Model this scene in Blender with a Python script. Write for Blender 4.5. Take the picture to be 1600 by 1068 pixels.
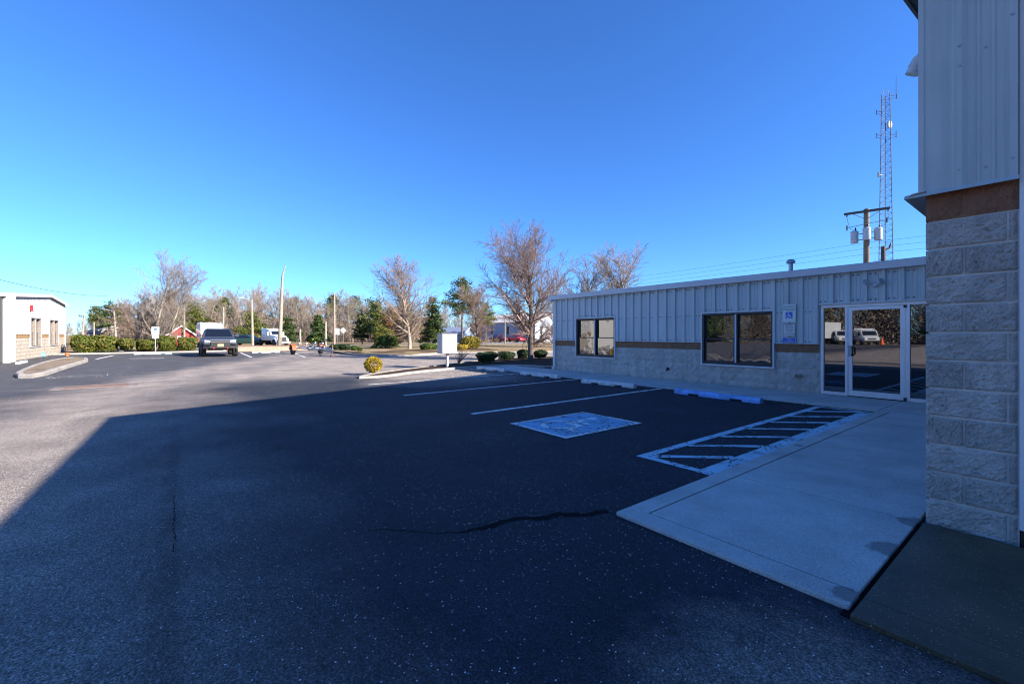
import bpy, math, random
import numpy as np
from math import radians as R, sin, cos, pi

S = bpy.context.scene
COL = S.collection
for o in list(bpy.data.objects):
    bpy.data.objects.remove(o)

# ------------------------------------------------------------------ camera
EYE = 1.4
cd = bpy.data.cameras.new('camera')
cam = bpy.data.objects.new('camera', cd)
COL.objects.link(cam)
cam.location = (0, 0, EYE)
cam.rotation_euler = (R(90), 0, R(52.44))
cd.sensor_width = 36
cd.lens = 675 / 1600 * 36
cd.shift_y = -11 / 1600
cd.clip_start = 0.05
cd.clip_end = 3000
S.camera = cam

# ------------------------------------------------------------------ sky and sun
SUN_EL = R(27.0)
SUN_AZ = math.atan2(0.869, 0.495)          # clockwise from +Y
w = bpy.data.worlds.new('World')
S.world = w
w.use_nodes = True
nt = w.node_tree
nt.nodes.clear()
sky = nt.nodes.new('ShaderNodeTexSky')
sky.sky_type = 'NISHITA'
sky.sun_disc = False
sky.sun_elevation = SUN_EL
sky.sun_rotation = SUN_AZ
sky.altitude = 0
sky.air_density = 1.0
sky.dust_density = 0.0
sky.ozone_density = 4.0
hs = nt.nodes.new('ShaderNodeHueSaturation')
hs.inputs['Saturation'].default_value = 1.05
hs.inputs['Value'].default_value = 1.0
tint = nt.nodes.new('ShaderNodeMix')          # deep clear winter blue
tint.data_type = 'RGBA'
tint.blend_type = 'MULTIPLY'
tint.inputs[0].default_value = 1.0
tint.inputs[7].default_value = (0.32, 0.54, 0.86, 1)
bg = nt.nodes.new('ShaderNodeBackground')
bg.inputs['Strength'].default_value = 0.115
wo = nt.nodes.new('ShaderNodeOutputWorld')
nt.links.new(sky.outputs[0], hs.inputs['Color'])
nt.links.new(hs.outputs[0], tint.inputs[6])
nt.links.new(tint.outputs[2], bg.inputs['Color'])
nt.links.new(bg.outputs[0], wo.inputs['Surface'])
ld = bpy.data.lights.new('sun', 'SUN')
ld.energy = 5.0
ld.angle = R(0.5)
ld.color = (1.0, 0.90, 0.77)
sun = bpy.data.objects.new('sun', ld)
COL.objects.link(sun)
sun.location = (30, 20, 40)
sun.rotation_euler = (R(90) - SUN_EL, 0, pi - SUN_AZ)

S.view_settings.view_transform = 'Standard'
S.view_settings.look = 'None'
S.view_settings.gamma = 1.0
S.view_settings.use_curve_mapping = False
S.view_settings.exposure = 1.45
S.cycles.max_bounces = 6
S.cycles.use_denoising = True
S.cycles.denoiser = 'OPENIMAGEDENOISE'
S.cycles.denoising_input_passes = 'RGB_ALBEDO_NORMAL'
S.cycles.denoising_prefilter = 'ACCURATE'
S.cycles.filter_width = 1.1

# ------------------------------------------------------------------ materials
MATS = {}


def nodes_of(name):
    m = bpy.data.materials.new(name)
    m.use_nodes = True
    t = m.node_tree
    b = t.nodes['Principled BSDF']
    MATS[name] = m
    return m, t, b


def N(t, kind, **kw):
    n = t.nodes.new('ShaderNode' + kind)
    for k, v in kw.items():
        if k in ('operation', 'blend_type', 'data_type', 'feature', 'distance', 'wave_type', 'bands_direction', 'noise_dimensions'):
            setattr(n, k, v)
        else:
            n.inputs[k].default_value = v
    return n


def lk(t, a, b):
    t.links.new(a, b)


def math_n(t, op, a, b=None, clamp=False):
    n = t.nodes.new('ShaderNodeMath')
    n.operation = op
    n.use_clamp = clamp
    for i, v in enumerate((a, b)):
        if v is None:
            continue
        if isinstance(v, (int, float)):
            n.inputs[i].default_value = v
        else:
            lk(t, v, n.inputs[i])
    return n.outputs[0]


def ramp(t, fac, stops):
    n = t.nodes.new('ShaderNodeValToRGB')
    el = n.color_ramp.elements
    while len(el) < len(stops):
        el.new(0.5)
    for e, (p, c) in zip(el, stops):
        e.position = p
        if isinstance(c, (int, float)):
            c = (c, c, c)
        e.color = (c[0], c[1], c[2], 1)
    lk(t, fac, n.inputs[0])
    return n.outputs[0]


def mix(t, fac, a, b, blend='MIX'):
    n = t.nodes.new('ShaderNodeMix')
    n.data_type = 'RGBA'
    n.blend_type = blend
    for s, v in ((n.inputs[0], fac), (n.inputs[6], a), (n.inputs[7], b)):
        if isinstance(v, (int, float)):
            s.default_value = v
        elif isinstance(v, tuple):
            s.default_value = (v[0], v[1], v[2], 1)
        else:
            lk(t, v, s)
    return n.outputs[2]


def noise(t, co, scale, detail=3, rough=0.55):
    n = t.nodes.new('ShaderNodeTexNoise')
    n.inputs['Scale'].default_value = scale
    n.inputs['Detail'].default_value = detail
    n.inputs['Roughness'].default_value = rough
    if co is not None:
        lk(t, co, n.inputs['Vector'])
    return n.outputs['Fac']


def coords(t, which='Object'):
    n = t.nodes.new('ShaderNodeTexCoord')
    return n.outputs[which]


def wpos(t):
    return t.nodes.new('ShaderNodeNewGeometry').outputs['Position']


def bump(t, b, h, strength, dist=0.01):
    n = t.nodes.new('ShaderNodeBump')
    n.inputs['Strength'].default_value = strength
    n.inputs['Distance'].default_value = dist
    lk(t, h, n.inputs['Height'])
    lk(t, n.outputs[0], b.inputs['Normal'])


def sc(c, k):
    return tuple(min(1, x * k) for x in c)


def mat(name, col, rough=0.6, var=0.15, scale=6, bmp=0.0, bscale=80, bdist=0.004, metal=0.0, spec=0.5, fine=0.0, coat=0.0, rnd=0.0, streak=0.0):
    if name in MATS:
        return MATS[name]
    m, t, b = nodes_of(name)
    p = wpos(t)
    n1 = noise(t, p, scale, 4)
    c = ramp(t, n1, [(0.3, sc(col, 1 - var)), (0.7, sc(col, 1 + var))])
    if fine:
        n2 = noise(t, p, bscale, 2)
        c = mix(t, 1.0, c, ramp(t, n2, [(0.3, 1 - fine), (0.7, 1.0)]), 'MULTIPLY')
    if rnd:
        oi = t.nodes.new('ShaderNodeObjectInfo')
        c = mix(t, 1.0, c, ramp(t, oi.outputs['Random'], [(0, 1 - rnd), (1, 1.0)]), 'MULTIPLY')
    if streak:
        mp = t.nodes.new('ShaderNodeMapping')
        mp.inputs['Scale'].default_value = (9, 9, 0.5)
        lk(t, p, mp.inputs['Vector'])
        c = mix(t, 1.0, c, ramp(t, noise(t, mp.outputs[0], 1.0, 5, 0.7), [(0.3, 1 - streak), (0.62, 1.0)]), 'MULTIPLY')
    lk(t, c, b.inputs['Base Color'])
    b.inputs['Roughness'].default_value = rough
    b.inputs['Metallic'].default_value = metal
    b.inputs['Specular IOR Level'].default_value = spec
    b.inputs['Coat Weight'].default_value = coat
    if bmp:
        bump(t, b, noise(t, p, bscale, 4, 0.65), bmp, bdist)
    return m


def leafmat(name, stops, rough=0.6, trans=0.25):
    m, t, b = nodes_of(name)
    g = t.nodes.new('ShaderNodeNewGeometry')
    c = ramp(t, g.outputs['Random Per Island'], stops)
    n1 = noise(t, g.outputs['Position'], 1.6, 2)
    c = mix(t, 1.0, c, ramp(t, n1, [(0.3, 0.75), (0.7, 1.2)]), 'MULTIPLY')
    lk(t, c, b.inputs['Base Color'])
    b.inputs['Roughness'].default_value = rough
    b.inputs['Specular IOR Level'].default_value = 0.25
    tr = t.nodes.new('ShaderNodeBsdfTranslucent')
    lk(t, c, tr.inputs['Color'])
    ms = t.nodes.new('ShaderNodeMixShader')
    ms.inputs[0].default_value = trans
    lk(t, b.outputs[0], ms.inputs[1])
    lk(t, tr.outputs[0], ms.inputs[2])
    lk(t, ms.outputs[0], t.nodes['Material Output'].inputs['Surface'])
    return m


def glassmat(name, tint=(0.012, 0.013, 0.016), refl=0.3, wav=0.02, wscale=2.0):
    m, t, b = nodes_of(name)
    b.inputs['Base Color'].default_value = (*tint, 1)
    b.inputs['Roughness'].default_value = 0.03
    gl = t.nodes.new('ShaderNodeBsdfGlossy')
    gl.inputs['Roughness'].default_value = 0.004
    gl.inputs['Color'].default_value = (0.9, 0.92, 0.95, 1)
    ms = t.nodes.new('ShaderNodeMixShader')
    ms.inputs[0].default_value = refl
    lk(t, b.outputs[0], ms.inputs[1])
    lk(t, gl.outputs[0], ms.inputs[2])
    lk(t, ms.outputs[0], t.nodes['Material Output'].inputs['Surface'])
    if wav:
        bn = t.nodes.new('ShaderNodeBump')
        bn.inputs['Strength'].default_value = wav
        bn.inputs['Distance'].default_value = 0.05
        lk(t, noise(t, wpos(t), wscale, 1), bn.inputs['Height'])
        lk(t, bn.outputs[0], gl.inputs['Normal'])
    return m


def asphalt():
    m, t, b = nodes_of('asphalt')
    p = wpos(t)
    sx = t.nodes.new('ShaderNodeSeparateXYZ')
    lk(t, p, sx.inputs[0])
    X, Y = sx.outputs[0], sx.outputs[1]
    warp = math_n(t, 'MULTIPLY', math_n(t, 'SUBTRACT', noise(t, p, 0.35, 4), 0.5), 4.0)
    # worn drive lane running along X, its colour also dimmed where the building's shadow falls; fresher asphalt in the stalls on both sides
    yw = math_n(t, 'ADD', Y, warp)
    # lane bends away to the exit drive beyond X = -14
    bend = math_n(t, 'MULTIPLY', math_n(t, 'MAXIMUM', math_n(t, 'SUBTRACT', -15.0, X), 0.0), 0.42)
    yb = math_n(t, 'SUBTRACT', yw, bend)
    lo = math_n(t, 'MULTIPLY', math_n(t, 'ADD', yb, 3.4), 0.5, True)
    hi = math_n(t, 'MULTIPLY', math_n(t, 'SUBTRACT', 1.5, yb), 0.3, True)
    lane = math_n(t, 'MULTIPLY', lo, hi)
    # the unsealed exit drive right of the planting strip
    ex = math_n(t, 'MULTIPLY', math_n(t, 'SUBTRACT', -14.5, X), 0.5, True)
    ey = math_n(t, 'MULTIPLY', math_n(t, 'SUBTRACT', yb, -1.5), 0.4, True)
    far = math_n(t, 'MULTIPLY', math_n(t, 'ADD', X, 36.0), 0.15, True)
    exit_m = math_n(t, 'MULTIPLY', math_n(t, 'MULTIPLY', ex, ey), far)
    lane = math_n(t, 'MAXIMUM', lane, math_n(t, 'MULTIPLY', exit_m, 0.9))
    back = math_n(t, 'MULTIPLY', math_n(t, 'MULTIPLY', math_n(t, 'SUBTRACT', -3.0, yw), 0.4, True), math_n(t, 'MULTIPLY', math_n(t, 'ADD', X, 13.0), 0.3, True))
    lane = math_n(t, 'MAXIMUM', lane, math_n(t, 'MULTIPLY', back, 0.85))
    # streaks along the wheel tracks
    mp = t.nodes.new('ShaderNodeMapping')
    mp.inputs['Scale'].default_value = (0.12, 1.1, 1)
    lk(t, p, mp.inputs['Vector'])
    st = noise(t, mp.outputs[0], 1.0, 4)
    lane = math_n(t, 'MULTIPLY', lane, math_n(t, 'ADD', math_n(t, 'MULTIPLY', st, 1.1), 0.42), True)
    # dusty corner beside the slab
    dv = t.nodes.new('ShaderNodeVectorMath')
    dv.operation = 'DISTANCE'
    dv.inputs[1].default_value = (-0.35, 1.8, 0)
    lk(t, p, dv.inputs[0])
    dd = math_n(t, 'ADD', dv.outputs['Value'], math_n(t, 'MULTIPLY', math_n(t, 'SUBTRACT', noise(t, p, 3.5, 4), 0.5), 0.7))
    dust = ramp(t, dd, [(0.3, 1.0), (1.0, 0.0)])
    lane = math_n(t, 'MAXIMUM', lane, math_n(t, 'MULTIPLY', dust, 0.7))
    # lightened gravelly patch near the island
    gv = t.nodes.new('ShaderNodeVectorMath')
    gv.operation = 'DISTANCE'
    gv.inputs[1].default_value = (-13.4, 7.4, 0)
    lk(t, p, gv.inputs[0])
    gr = ramp(t, math_n(t, 'MULTIPLY', math_n(t, 'ADD', gv.outputs['Value'], warp), 0.25), [(0.3, 0.8), (0.9, 0.0)])
    lane = math_n(t, 'MAXIMUM', lane, gr)
    grain = noise(t, p, 78, 4, 0.85)
    mid = noise(t, p, 22, 3, 0.65)
    big = noise(t, p, 1.3, 5, 0.6)
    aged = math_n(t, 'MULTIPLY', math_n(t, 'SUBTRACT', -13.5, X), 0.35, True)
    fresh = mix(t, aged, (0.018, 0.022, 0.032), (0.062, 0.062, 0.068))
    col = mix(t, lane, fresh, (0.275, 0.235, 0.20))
    col = mix(t, 1.0, col, ramp(t, grain, [(0.34, 0.15), (0.5, 0.85), (0.66, 2.8)]), 'MULTIPLY')
    col = mix(t, 1.0, col, ramp(t, mid, [(0.3, 0.6), (0.7, 1.4)]), 'MULTIPLY')
    col = mix(t, 1.0, col, ramp(t, big, [(0.3, 0.72), (0.7, 1.28)]), 'MULTIPLY')
    # old seam between two paving passes
    sd = math_n(t, 'ABSOLUTE', math_n(t, 'ADD', math_n(t, 'ADD', Y, 0.06), math_n(t, 'MULTIPLY', math_n(t, 'SUBTRACT', noise(t, p, 2.5, 4), 0.5), 0.16)))
    seam = math_n(t, 'MULTIPLY', ramp(t, sd, [(0.02, 1.0), (0.09, 0.0)]), noise(t, p, 1.2, 3))
    col = mix(t, math_n(t, 'MULTIPLY', math_n(t, 'MULTIPLY', seam, 0.6), math_n(t, 'MULTIPLY', math_n(t, 'ADD', X, 9.0), 0.4, True)), col, (0.012, 0.012, 0.014))
    # pale stones scattered in patches
    vo = t.nodes.new('ShaderNodeTexVoronoi')
    vo.inputs['Scale'].default_value = 85
    lk(t, p, vo.inputs['Vector'])
    sep = t.nodes.new('ShaderNodeSeparateColor')
    lk(t, vo.outputs['Color'], sep.inputs[0])
    small = math_n(t, 'LESS_THAN', vo.outputs['Distance'], math_n(t, 'MULTIPLY', sep.outputs[1], 0.42))
    patch = ramp(t, noise(t, p, 0.9, 3), [(0.48, 0.0), (0.75, 0.16)])
    pick = math_n(t, 'GREATER_THAN', math_n(t, 'ADD', sep.outputs[0], patch), 0.955)
    stone = math_n(t, 'MULTIPLY', small, pick)
    col = mix(t, stone, col, (0.7, 0.7, 0.7))
    lk(t, col, b.inputs['Base Color'])
    b.inputs['Roughness'].default_value = 0.85
    b.inputs['Specular IOR Level'].default_value = 0.3
    h = math_n(t, 'ADD', math_n(t, 'MULTIPLY', grain, 0.6), math_n(t, 'ADD', mid, math_n(t, 'MULTIPLY', stone, 0.6)))
    bump(t, b, h, 0.75, 0.012)
    return m


def paint(name, col, wear=0.5):
    m, t, b = nodes_of(name)
    p = wpos(t)
    n1 = noise(t, p, 26, 5, 0.75)
    vo = t.nodes.new('ShaderNodeTexVoronoi')
    vo.feature = 'DISTANCE_TO_EDGE'
    vo.inputs['Scale'].default_value = 11
    lk(t, p, vo.inputs['Vector'])
    crack = math_n(t, 'LESS_THAN', vo.outputs['Distance'], 0.045)
    crack = math_n(t, 'MULTIPLY', crack, math_n(t, 'GREATER_THAN', noise(t, p, 3, 2), 0.5))
    worn = math_n(t, 'GREATER_THAN', n1, wear)
    gap = math_n(t, 'MAXIMUM', crack, worn)
    c = mix(t, gap, ramp(t, noise(t, p, 4, 4), [(0.3, sc(col, 0.8)), (0.7, col)]), (0.04, 0.042, 0.046))
    lk(t, c, b.inputs['Base Color'])
    b.inputs['Roughness'].default_value = 0.75
    bump(t, b, noise(t, p, 190, 3, 0.7), 0.6, 0.01)
    return m


def concrete(name, col, stain=0.25, speck=0.35, stains=()):
    m, t, b = nodes_of(name)
    p = wpos(t)
    c = ramp(t, noise(t, p, 1.7, 5, 0.6), [(0.3, sc(col, 1 - stain)), (0.7, sc(col, 1 + stain * 0.4))])
    c = mix(t, 1.0, c, ramp(t, noise(t, p, 150, 2, 0.6), [(0.32, 1 - speck), (0.6, 1.0)]), 'MULTIPLY')
    mp = t.nodes.new('ShaderNodeMapping')
    mp.inputs['Scale'].default_value = (6, 1.2, 1)
    mp.inputs['Rotation'].default_value = (0, 0, 0.5)
    lk(t, p, mp.inputs['Vector'])
    c = mix(t, ramp(t, noise(t, mp.outputs[0], 1.6, 4, 0.7), [(0.62, 0.0), (0.8, 0.35)]), c, sc(col, 1.35))
    for (qx, qy, r_) in stains:
        dv = t.nodes.new('ShaderNodeVectorMath')
        dv.operation = 'DISTANCE'
        dv.inputs[1].default_value = (qx, qy, 0.03)
        lk(t, p, dv.inputs[0])
        dd = math_n(t, 'ADD', dv.outputs['Value'], math_n(t, 'MULTIPLY', math_n(t, 'SUBTRACT', noise(t, p, 9, 4), 0.5), r_ * 1.6))
        c = mix(t, ramp(t, math_n(t, 'MULTIPLY', dd, 1 / r_ * 0.5), [(0.42, 0.75), (0.52, 0.0)]), c, sc(col, 0.22))
    lk(t, c, b.inputs['Base Color'])
    b.inputs['Roughness'].default_value = 0.85
    bump(t, b, noise(t, p, 220, 3, 0.7), 0.35, 0.006)
    return m


def blockmat(name, col, bs=42, strength=1.0, rnd=0.2, dist=0.02):
    m, t, b = nodes_of(name)
    p = wpos(t)
    oi = t.nodes.new('ShaderNodeObjectInfo')
    n1 = noise(t, p, 9, 4)
    c = ramp(t, n1, [(0.3, sc(col, 0.82)), (0.7, sc(col, 1.12))])
    c = mix(t, 1.0, c, ramp(t, oi.outputs['Random'], [(0, (1 - rnd, 1 - rnd, 1 - rnd * 1.15)), (1, (1, 1, 1))]), 'MULTIPLY')
    n2 = noise(t, p, bs * 2.4, 3, 0.7)
    c = mix(t, 1.0, c, ramp(t, n2, [(0.3, 0.7), (0.46, 1.0), (0.72, 1.12)]), 'MULTIPLY')
    n3 = noise(t, p, bs * 1.3, 5, 0.8)
    c = mix(t, 1.0, c, ramp(t, n3, [(0.36, 0.45), (0.44, 1.0)]), 'MULTIPLY')  # dark specks painted in as the shade inside the pits
    mp = t.nodes.new('ShaderNodeMapping')
    mp.inputs['Scale'].default_value = (5, 5, 0.45)
    lk(t, p, mp.inputs['Vector'])
    c = mix(t, 1.0, c, ramp(t, noise(t, mp.outputs[0], 1.0, 4, 0.7), [(0.3, 0.8), (0.6, 1.04)]), 'MULTIPLY')
    lk(t, c, b.inputs['Base Color'])
    b.inputs['Roughness'].default_value = 0.9
    h = math_n(t, 'ADD', math_n(t, 'ADD', noise(t, p, bs, 5, 0.75), math_n(t, 'MULTIPLY', n2, 0.4)), math_n(t, 'MULTIPLY', n3, 0.6))
    bump(t, b, h, strength, dist)
    return m


def groundmat(name, stops, scale=0.6, bmp=0.8, bs=30, bd=0.05):
    m, t, b = nodes_of(name)
    p = wpos(t)
    c = ramp(t, noise(t, p, scale, 6, 0.65), stops)
    c = mix(t, 1.0, c, ramp(t, noise(t, p, bs, 4, 0.7), [(0.3, 0.55), (0.7, 1.35)]), 'MULTIPLY')
    lk(t, c, b.inputs['Base Color'])
    b.inputs['Roughness'].default_value = 0.95
    b.inputs['Specular IOR Level'].default_value = 0.1
    bump(t, b, noise(t, p, bs, 4, 0.7), bmp, bd)
    return m


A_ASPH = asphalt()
A_CRACK = mat('crack_filler', (0.008, 0.008, 0.009), 0.95, spec=0.1, bmp=0.5, bscale=120)
A_WHITE = paint('white_paint', (0.86, 0.86, 0.84), 0.62)
A_WSYM = paint('symbol_white_paint', (0.9, 0.9, 0.88), 0.66)
A_SQUARE = paint('square_blue_paint', (0.25, 0.50, 0.70), 0.66)
A_BLUE = paint('light_blue_paint', (0.44, 0.68, 0.82), 0.66)
A_CONC = concrete('concrete', (0.60, 0.59, 0.56), 0.26, 0.45, stains=((-0.70, 3.62, 0.13), (-0.72, 2.80, 0.08), (-0.70, 4.25, 0.12), (-2.08, 6.1, 0.06)))
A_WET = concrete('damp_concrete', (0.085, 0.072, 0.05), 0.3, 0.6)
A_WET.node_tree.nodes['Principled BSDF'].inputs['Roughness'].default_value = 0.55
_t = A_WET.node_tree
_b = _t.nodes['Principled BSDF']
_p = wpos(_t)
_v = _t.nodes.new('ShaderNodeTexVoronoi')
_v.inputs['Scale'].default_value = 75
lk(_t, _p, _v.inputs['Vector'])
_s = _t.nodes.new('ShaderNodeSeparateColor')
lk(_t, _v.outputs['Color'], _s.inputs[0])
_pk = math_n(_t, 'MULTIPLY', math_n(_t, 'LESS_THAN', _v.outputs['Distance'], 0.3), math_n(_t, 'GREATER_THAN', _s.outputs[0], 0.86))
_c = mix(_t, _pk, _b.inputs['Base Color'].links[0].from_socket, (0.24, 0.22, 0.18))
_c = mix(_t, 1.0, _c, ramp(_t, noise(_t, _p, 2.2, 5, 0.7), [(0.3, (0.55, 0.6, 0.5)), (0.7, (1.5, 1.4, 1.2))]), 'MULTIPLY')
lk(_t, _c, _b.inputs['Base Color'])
A_STAIN = mat('damp_mark', (0.13, 0.135, 0.14), 0.6, var=0.3, scale=30)
A_KERB = concrete('kerb_concrete', (0.42, 0.385, 0.34), 0.3, 0.3)
A_MULCH = groundmat('bark_mulch', [(0.3, (0.035, 0.022, 0.016)), (0.7, (0.11, 0.075, 0.055))], 3, 1.0, 40)
A_SOIL = groundmat('sandy_soil', [(0.3, (0.2, 0.15, 0.11)), (0.7, (0.33, 0.27, 0.2))], 2, 1.0, 30)
A_GRASS = groundmat('winter_grass', [(0.25, (0.10, 0.09, 0.04)), (0.45, (0.26, 0.19, 0.10)), (0.6, (0.34, 0.26, 0.15)), (0.75, (0.13, 0.13, 0.05))], 0.35, 1.0, 12)
A_ROAD = mat('road_asphalt', (0.21, 0.205, 0.2), 0.9, 0.2, 0.6, bmp=0.3, bscale=60, fine=0.3)
A_BLOCK = blockmat('split_block', (0.82, 0.74, 0.67), 46, 1.0, 0.1, 0.035)
A_BBLOCK = blockmat('brown_split_block', (0.44, 0.20, 0.11), 46, 1.0, 0.1, 0.03)
A_WBLOCK = blockmat('wall_block', (0.72, 0.66, 0.59), 40, 1.0, 0.14, 0.035)
A_WBROWN = blockmat('wall_brown_block', (0.34, 0.18, 0.095), 22, 1.0, 0.04, 0.03)
A_CBLOCK = blockmat('cream_block', (0.54, 0.47, 0.38), 14, 0.8, 0.1, 0.03)
A_CBROWN = blockmat('tan_block', (0.40, 0.24, 0.11), 14, 0.8, 0.1, 0.03)
A_MORTAR = mat('mortar', (0.56, 0.52, 0.47), 0.9, bmp=0.4, bscale=120)
A_SIDE = mat('grey_siding', (0.59, 0.635, 0.62), 0.42, 0.05, 1.2, bmp=0.08, bscale=3, bdist=0.02, rnd=0.08, streak=0.16)
A_SIDE2 = mat('tall_siding', (0.43, 0.475, 0.465), 0.42, 0.06, 1.5, bmp=0.08, bscale=4, bdist=0.02, rnd=0.05, streak=0.16)
A_TRIM = mat('light_trim', (0.64, 0.65, 0.66), 0.4, 0.06, 2)
A_WTRIM = mat('white_trim', (0.62, 0.62, 0.62), 0.4, 0.05, 2)
A_CREAM = mat('cream_siding', (0.52, 0.50, 0.47), 0.45, 0.05, 1, rnd=0.05)
A_ROOF = mat('metal_roof', (0.42, 0.44, 0.46), 0.4, 0.08, 1)
A_SOFFIT = mat('dark_soffit', (0.05, 0.055, 0.06), 0.6, 0.1)
A_BRONZE = mat('bronze_frame', (0.028, 0.03, 0.034), 0.4, 0.1)
A_ALU = mat('aluminium', (0.74, 0.74, 0.75), 0.35, 0.05, 3, metal=0.35)
A_STEEL = mat('galvanised_steel', (0.38, 0.39, 0.4), 0.45, 0.15, 5, metal=0.6)
A_DARK = mat('black_plastic', (0.015, 0.015, 0.017), 0.5, 0.1)
A_GLASS = glassmat('door_glass', (0.008, 0.008, 0.010), 0.19, 0.008, 1.5)
A_WGLASS = glassmat('window_glass', (0.012, 0.014, 0.016), 0.2, 0.10, 3.2)
A_FGLASS = glassmat('plain_glass', (0.008, 0.010, 0.014), 0.06, 0.0)
A_WSTOP = mat('white_wheel_stop', (0.62, 0.62, 0.6), 0.7, 0.25, 7, bmp=0.3, bscale=60)
A_BSTOP = mat('blue_wheel_stop', (0.19, 0.38, 0.74), 0.6, 0.3, 6, bmp=0.3, bscale=60)
A_LBSTOP = mat('faded_blue_wheel_stop', (0.32, 0.5, 0.6), 0.7, 0.25, 6, bmp=0.3, bscale=60)
A_BOX = mat('box_paint', (0.44, 0.43, 0.41), 0.45, 0.06, 3)
A_BRICK = None
A_BARK = mat('grey_bark', (0.24, 0.20, 0.165), 0.9, 0.3, 8, bmp=0.6, bscale=30, bdist=0.02)
A_DBARK = mat('dark_bark', (0.10, 0.08, 0.066), 0.9, 0.3, 8, bmp=0.6, bscale=30, bdist=0.02)
A_PBARK = mat('pale_bark', (0.30, 0.255, 0.21), 0.9, 0.3, 6, bmp=0.6, bscale=25, bdist=0.02)
A_TWIG = mat('twigs', (0.23, 0.165, 0.125), 0.9, 0.25, 2)
A_RTWIG = mat('budding_twigs', (0.20, 0.14, 0.115), 0.9, 0.3, 2)
A_FTWIG = mat('far_twigs', (0.24, 0.195, 0.16), 0.9, 0.35, 0.15)
L_HEDGE = leafmat('hedge_leaf', [(0.0, (0.025, 0.05, 0.01)), (0.45, (0.075, 0.115, 0.018)), (0.76, (0.17, 0.18, 0.025)), (0.9, (0.20, 0.13, 0.035)), (1.0, (0.24, 0.16, 0.06))])
L_SHRUB = leafmat('shrub_leaf', [(0.0, (0.02, 0.045, 0.01)), (0.6, (0.06, 0.11, 0.02)), (1.0, (0.16, 0.19, 0.035))])
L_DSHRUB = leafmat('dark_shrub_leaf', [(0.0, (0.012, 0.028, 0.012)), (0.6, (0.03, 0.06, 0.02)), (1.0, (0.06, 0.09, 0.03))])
L_GOLD = leafmat('golden_leaf', [(0.0, (0.16, 0.12, 0.01)), (0.5, (0.42, 0.30, 0.02)), (1.0, (0.62, 0.46, 0.05))])
L_OLIVE = leafmat('olive_leaf', [(0.0, (0.08, 0.08, 0.012)), (0.5, (0.2, 0.17, 0.02)), (1.0, (0.32, 0.25, 0.04))])
L_PINE = leafmat('pine_needles', [(0.0, (0.018, 0.038, 0.012)), (0.6, (0.05, 0.088, 0.022)), (1.0, (0.12, 0.15, 0.035))], trans=0.1)
L_YPINE = leafmat('bright_needles', [(0.0, (0.03, 0.05, 0.01)), (0.6, (0.10, 0.125, 0.02)), (1.0, (0.20, 0.20, 0.04))], trans=0.1)
L_OAK = leafmat('brown_leaf', [(0.0, (0.10, 0.055, 0.02)), (0.6, (0.24, 0.135, 0.045)), (1.0, (0.34, 0.21, 0.08))])
L_WOODS = leafmat('woods_brush', [(0.0, (0.09, 0.07, 0.052)), (0.5, (0.21, 0.165, 0.13)), (0.85, (0.3, 0.235, 0.18)), (0.95, (0.26, 0.15, 0.06)), (1.0, (0.05, 0.07, 0.03))], trans=0.1)


def flat(name, col, rough=0.5, **k):
    return mat(name, col, rough, k.pop('var', 0.06), **k)


# ------------------------------------------------------------------ mesh helpers
def link(o, parent=None):
    COL.objects.link(o)
    if parent is not None:
        o.parent = parent
    return o


def origin_of(p):
    """location and z rotation of the thing a part sits under"""
    while p is not None and p.parent is not None:
        p = p.parent
    if p is None:
        return (0, 0, 0), 0
    return tuple(p.location), p.rotation_euler.z


def np_mesh(name, V, F, m=None, smooth=False):
    V = np.asarray(V, np.float32)
    F = np.asarray(F, np.int32)
    me = bpy.data.meshes.new(name)
    k = F.shape[1]
    me.vertices.add(len(V))
    me.vertices.foreach_set('co', V.ravel())
    me.loops.add(F.size)
    me.loops.foreach_set('vertex_index', F.ravel())
    me.polygons.add(len(F))
    me.polygons.foreach_set('loop_start', np.arange(0, F.size, k, dtype=np.int32))
    me.polygons.foreach_set('loop_total', np.full(len(F), k, np.int32))
    if smooth:
        me.polygons.foreach_set('use_smooth', np.ones(len(F), bool))
    me.update(calc_edges=True)
    if m:
        me.materials.append(m)
    return me


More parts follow.
